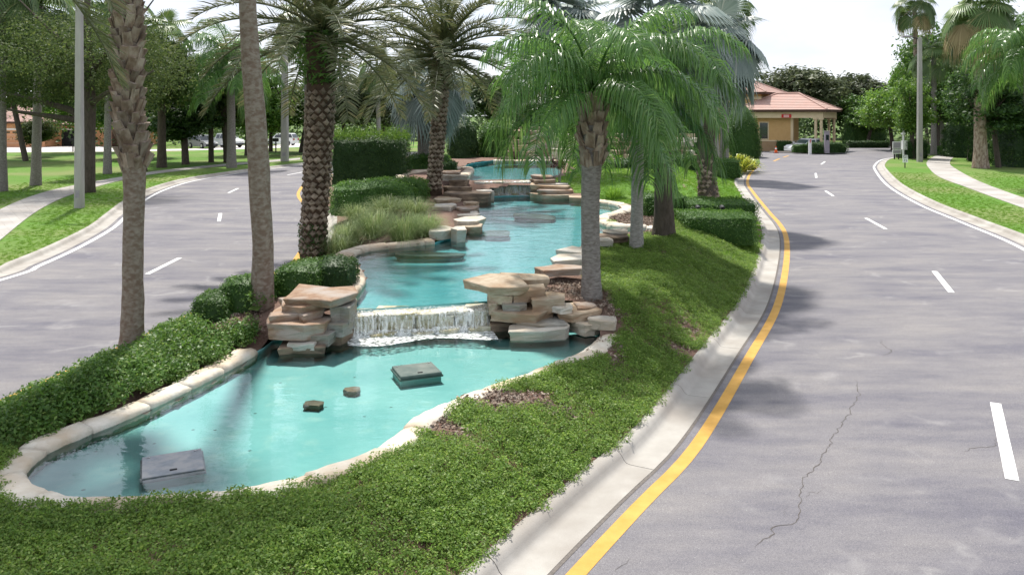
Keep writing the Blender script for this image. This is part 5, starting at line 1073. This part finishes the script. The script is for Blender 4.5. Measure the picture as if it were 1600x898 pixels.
flat('driveway', [(4, 236.5), (120, 236.5), (190, 233.5), (152, 227.9), (121, 228.3), (77, 228.3), (58, 229.0), (0, 229.8), (-60, 230), (-60, 237)], LZ + .012, 'drive_concrete')
flat('side_street', [(-400, 239.2), (0, 238.2), (200, 236.8), (300, 235), (380, 233.2), (480, 229.5), (480, 226.5), (380, 229.5), (300, 232.4), (200, 234.2), (0, 236.2), (-400, 237)], LZ + .02, 'drive_concrete')
flat('driveway', [(330, 233.2), (392, 231.8), (385, 227.5), (340, 228.5)], LZ + .032, 'drive_concrete')
flat('driveway', [(425, 230.2), (480, 228.5), (470, 224), (432, 226)], LZ + .032, 'drive_concrete')

# ------------------------------------------------------------------ vehicles
def wheel(t, x, y, r, w_):
    wh = MB().tube([(x, y - w_ / 2, r), (x, y - w_ * .35, r), (x, y + w_ * .35, r), (x, y + w_ / 2, r)], [r * .93, r, r, r * .93], 18).build('wheel', 'tyre', t)
    sgn = 1 if y > 0 else -1; MB().tube([(x, y + sgn * w_ * .3, r), (x, y + sgn * (w_ / 2 + .012), r)], [r * .62, r * .58], 12).build('rim', 'rim', wh)
def car(label, cat, loc, rz, kind, mat, glass):
    # x forward, wheels on z = 0
    t = tag(empty('parked_' + kind, loc, rz), label, cat); g = {'sedan': dict(L=4.7, W=1.82, hood=.92, belt=.95, roof=1.46, deck=1.0, ws=(.95, .25), rw=(-1.1, -1.75), wb=1.4, r=.33, lift=.2), 'suv': dict(L=4.6, W=1.88, hood=1.05, belt=1.08, roof=1.72, deck=1.12, ws=(1.05, .45), rw=(-1.85, -2.15), wb=1.35, r=.36, lift=.24), 'pickup': dict(L=5.7, W=2.0, hood=1.2, belt=1.2, roof=1.9, deck=1.15, ws=(1.3, .75), rw=(-.75, -.95), wb=1.8, r=.41, lift=.34)}[kind]
    L_, W_, h = g['L'] / 2, g['W'] / 2, g
    side = [(-L_, h['lift'] + .12), (-L_ + .05, h['deck'] - .12), (-L_ + .15, h['deck']), (h['rw'][1], h['deck'] + .01), (h['ws'][0], h['hood']), (L_ - .35, h['hood'] - .12), (L_ - .05, h['hood'] - .3), (L_, h['lift'] + .2), (L_ - .08, h['lift']), (-L_ + .1, h['lift'])]
    b = MB(); b.loft([[(x * (1 - .02 * abs(j)), W_ * f, z + dz) for x, z in side] for j, (f, dz) in enumerate([(-.93, -.02), (-1, 0), (-1, 0), (1, 0), (1, 0), (.93, -.02)])]); b.build('body', mat, t)
    cab = [(h['rw'][1], h['deck'] - .02), (h['rw'][0], h['roof'] - .06), (h['rw'][0] + .25, h['roof']), (h['ws'][1] - .2, h['roof']), (h['ws'][1], h['roof'] - .06), (h['ws'][0], h['hood'] - .02)]
    MB().loft([[(x, W_ * (f - (.14 * f if z > h['belt'] + .1 else 0)), z) for x, z in cab] for f in (-.93, .93)]).build('cabin', mat, t)
    def pane(vs): add('window', raw_mesh('window', vs, [(0, 1, 2, 3)], glass), t)
    zb, zt = h['belt'] + .04, h['roof'] - .10; yi = W_ * .93 * .86 + .012; yo = W_ * .93 - .0 + .004
    fx = lambda z, a, c_: a + (c_ - a) * (z - h['hood']) / (h['roof'] - .06 - h['hood'])
    for sgn in (-1, 1):
        xm = (h['ws'][1] + h['rw'][0]) / 2
        for xa, xb in ((h['rw'][0] + .02, xm - .04), (xm + .04, h['ws'][1] - .02)):
            e0 = .3 if xb > xm and xa > xm else 0.0; e1 = .22 if xa < xm and kind != 'pickup' else 0.0
            pane([(xa - e1, sgn * (yo + .006), zb), (xb + e0, sgn * (yo + .006), zb), (xb - .05, sgn * yi, zt), (xa + .05, sgn * yi, zt)])
    pane([(fx(zb, h['ws'][0], h['ws'][1]) + .02, -yo * .9, zb), (fx(zb, h['ws'][0], h['ws'][1]) + .02, yo * .9, zb), (fx(zt, h['ws'][0], h['ws'][1]) + .03, yi * .92, zt), (fx(zt, h['ws'][0], h['ws'][1]) + .03, -yi * .92, zt)])
    fr = lambda z: h['rw'][1] + (h['rw'][0] - h['rw'][1]) * (z - h['deck']) / (h['roof'] - .06 - h['deck'])
    pane([(fr(zb) - .02, yo * .9, zb), (fr(zb) - .02, -yo * .9, zb), (fr(zt) - .025, -yi * .92, zt), (fr(zt) - .025, yi * .92, zt)])
    for sx in (-1, 1):
        for sy in (-1, 1): wheel(t, sx * h['wb'], sy * (W_ - .10), h['r'], .24)
    for sy in (-1, 1):
        MB().box(L_ - .14, L_ + .015, sy * W_ * .72 - .18, sy * W_ * .72 + .18, h['hood'] - .42, h['hood'] - .26).build('headlight', 'lamp_glass', t)
        MB().box(-L_ - .015, -L_ + .1, sy * W_ * .78 - .14, sy * W_ * .78 + .14, h['deck'] - .35, h['deck'] - .16).build('tail_light', 'lamp_red', t)
        MB().box(h['ws'][0] - .15, h['ws'][0] + .02, sy * (W_ + .02) - .09 + sy * .06, sy * (W_ + .02) + .09 + sy * .06, h['belt'] + .02, h['belt'] + .16).build('mirror', mat, t)
    MB().box(L_ - .1, L_ + .03, -W_ * .9, W_ * .9, h['lift'] + .02, h['lift'] + .24).build('bumper', 'dark_metal' if kind != 'sedan' else mat, t)
    if kind == 'pickup':
        MB().box(-L_ + .1, h['rw'][1] - .05, -W_ * .82, W_ * .82, h['deck'] - .02, h['deck'] + .01).build('cargo_bed', 'dark_metal', t)
        for sy in (-1, 1): MB().box(-L_ + .05, h['rw'][1] - .02, sy * W_ * .9 - .06, sy * W_ * .9 + .06, h['deck'], h['deck'] + .12).build('bed_rail', mat, t)
    return t
c = atD(1261, 98.6, .006); car('white sedan waiting under the gatehouse canopy', 'car', c, R(205), 'sedan', 'car_white', 'glass_green').scale = (1.15, 1.15, 1.15)
c = W(316, 231.5, LZ + .03); car('dark grey sport utility car parked on the far drive', 'car', (c.x, c.y, LZ + .033), R(-38), 'suv', 'car_grey', 'glass_dark')
c = W(352, 230.3, LZ + .03); car('white pickup truck parked beside the dark grey car', 'truck', (c.x, c.y, LZ + .034), R(-32), 'pickup', 'car_white', 'glass_dark')
c = W(440, 227, LZ + .03); car('white car half hidden by the small forked tree', 'car', (c.x, c.y, LZ + .034), R(170), 'suv', 'car_white', 'glass_dark')

# ------------------------------------------------------------------ signs and street furniture
def text_part(name, body, size, loc, mat, parent, rot=(R(90), 0, 0)):
    cu = bpy.data.curves.new(name, 'FONT'); cu.body = body; cu.size = size; cu.align_x = 'CENTER'; cu.align_y = 'CENTER'; cu.extrude = .004
    tmp = bpy.data.objects.new(name, cu); me = bpy.data.meshes.new_from_object(tmp); bpy.data.objects.remove(tmp); me.materials.append(M[mat]); return add(name, me, parent, loc=loc, rot=rot)
c = gp(1414, 262.5); t = tag(empty('speed_sign', c), 'small white sign on a black post on the right verge', 'sign'); k = c.y / F
MB().tube([(0, 0, -.1), (0, 0, 25 * k)], .045, 8).build('post', 'dark_metal', t)
bd = MB().box(-4 * k, 4 * k, -.07, -.045, 8.5 * k, 20 * k).build('board', 'sign_white', t)
text_part('lettering', 'SPEED', 3.0 * k, (0, -.075, 18.2 * k), 'dark_metal', bd); text_part('lettering', 'LIMIT', 3.0 * k, (0, -.075, 15.7 * k), 'dark_metal', bd); text_part('numerals', '15', 5.6 * k, (0, -.075, 11.6 * k), 'dark_metal', bd)
c = gp(1401, 249); k = c.y / F; t = tag(empty('notice_board', c), 'grey two panel notice board at the lawn corner', 'sign')
for x in (-3.5, 3): MB().box(x * k - .05, x * k + .05, -.05, .05, -.1, 27 * k).build('post', 'dark_metal', t)
for z0, z1, m in ((16.5, 27.5, 'sign_grey'), (8.5, 15, 'sign_grey')):
    f = MB().box(-7 * k, 6.5 * k, -.1, -.05, z0 * k, z1 * k).build('panel', 'sign_white', t); MB().box(-6 * k, 5.6 * k, -.112, -.1, (z0 + 1) * k, (z1 - 1) * k).build('print', m, f)
c = gp(1411.5, 248); k = c.y / F; t = tag(empty('camera_post', c), 'white camera post with cabinet behind the notice board', 'post')
MB().tube([(0, 0, -.1), (0, 0, 48 * k)], .1, 8).build('post', 'sign_white', t); MB().box(-.1, 5 * k, -.15, .25, 14 * k, 28 * k).build('cabinet', 'sign_white', t); MB().box(-3 * k, 1.2 * k, -.3, .1, 38 * k, 41 * k).build('camera', 'sign_white', t)
hedge_px('hedge', 'dark boxy hedge behind the right light pole', 'hedge', 1415, 1453, 220, 250, 2.5, 'deep_leaf', 3500, .14, 210, ground=LZ, D=82, k=.2)
hedge_px('hedge', 'low green hedge at the far end of the winding pavement', 'hedge', 1452, 1492, 230, 243, 2.0, 'bush_leaf', 2200, .16, 211, ground=LZ, D=91, k=.3)
c = atD(1468, 112, .1); t = tag(empty('stop_sign', c), 'red octagonal stop sign in the distance on the right', 'sign'); k = c.y / F; zc = AT(0, 203, 112).z - .1
MB().tube([(0, 0, -.1), (0, 0, zc + .3)], .05, 6).build('post', 'sign_grey', t)
oc = [(math.cos(R(22.5 + 45 * i)), math.sin(R(22.5 + 45 * i))) for i in range(8)]
pl = MB().loft([[(x * .42, y, zc + z * .42) for x, z in oc] for y in (-.06, -.08)]).build('plate', 'sign_white', t); MB().loft([[(x * .385, y, zc + z * .385) for x, z in oc] for y in (-.08, -.09)]).build('face', 'sign_red', pl)
text_part('lettering', 'STOP', .26, (0, -.094, zc), 'sign_white', pl)
c = atD(1480, 106, .1); t = tag(empty('street_post', c), 'white marker post right of the stop sign', 'post'); MB().tube([(0, 0, -.1), (0, 0, 3.4)], .11, 8).build('shaft', 'sign_white', t); MB().tube([(0, 0, 3.4), (0, 0, 3.55)], [.14, .05], 8).build('cap', 'sign_grey', t)
c0 = atD(1460, 118, 0); t = tag(empty('garden_wall', c0), 'low yellow wall in the distance behind the stop sign', 'wall'); MB().box(0, 5.2, 0, .3, -.1, 1.0).build('wall_body', 'wall_yellow', t); MB().box(-.05, 5.25, -.06, .36, 1.0, 1.12).build('coping', 'trim_pale', t)
flat('side_street', [(1394, 236.5), (1600, 228), (1600, 223), (1394, 226)], LZ + .03, 'drive_concrete')
c = W(431, 238, LZ); t = tag(empty('mailbox', (c.x, c.y, LZ)), 'dark mailbox on a slim post near the white parked car', 'mailbox'); k = c.y / F
MB().box(-.06, .06, -.06, .06, -.1, 1.3).build('post', 'dark_metal', t); MB().tube([(-.3, 0, 1.45), (.3, 0, 1.45)], .2, 10).build('box', 'dark_metal', t)
c = W(114, 237, LZ); t = tag(empty('mailbox', (c.x, c.y, LZ)), 'thin black mailbox stand in front of the terracotta house', 'mailbox'); MB().box(-.05, .05, -.05, .05, -.1, 1.5).build('post', 'dark_metal', t); MB().box(-.35, .35, -.1, .1, 1.2, 1.5).build('box', 'dark_metal', t)
# dense dark shrubs at the right edge
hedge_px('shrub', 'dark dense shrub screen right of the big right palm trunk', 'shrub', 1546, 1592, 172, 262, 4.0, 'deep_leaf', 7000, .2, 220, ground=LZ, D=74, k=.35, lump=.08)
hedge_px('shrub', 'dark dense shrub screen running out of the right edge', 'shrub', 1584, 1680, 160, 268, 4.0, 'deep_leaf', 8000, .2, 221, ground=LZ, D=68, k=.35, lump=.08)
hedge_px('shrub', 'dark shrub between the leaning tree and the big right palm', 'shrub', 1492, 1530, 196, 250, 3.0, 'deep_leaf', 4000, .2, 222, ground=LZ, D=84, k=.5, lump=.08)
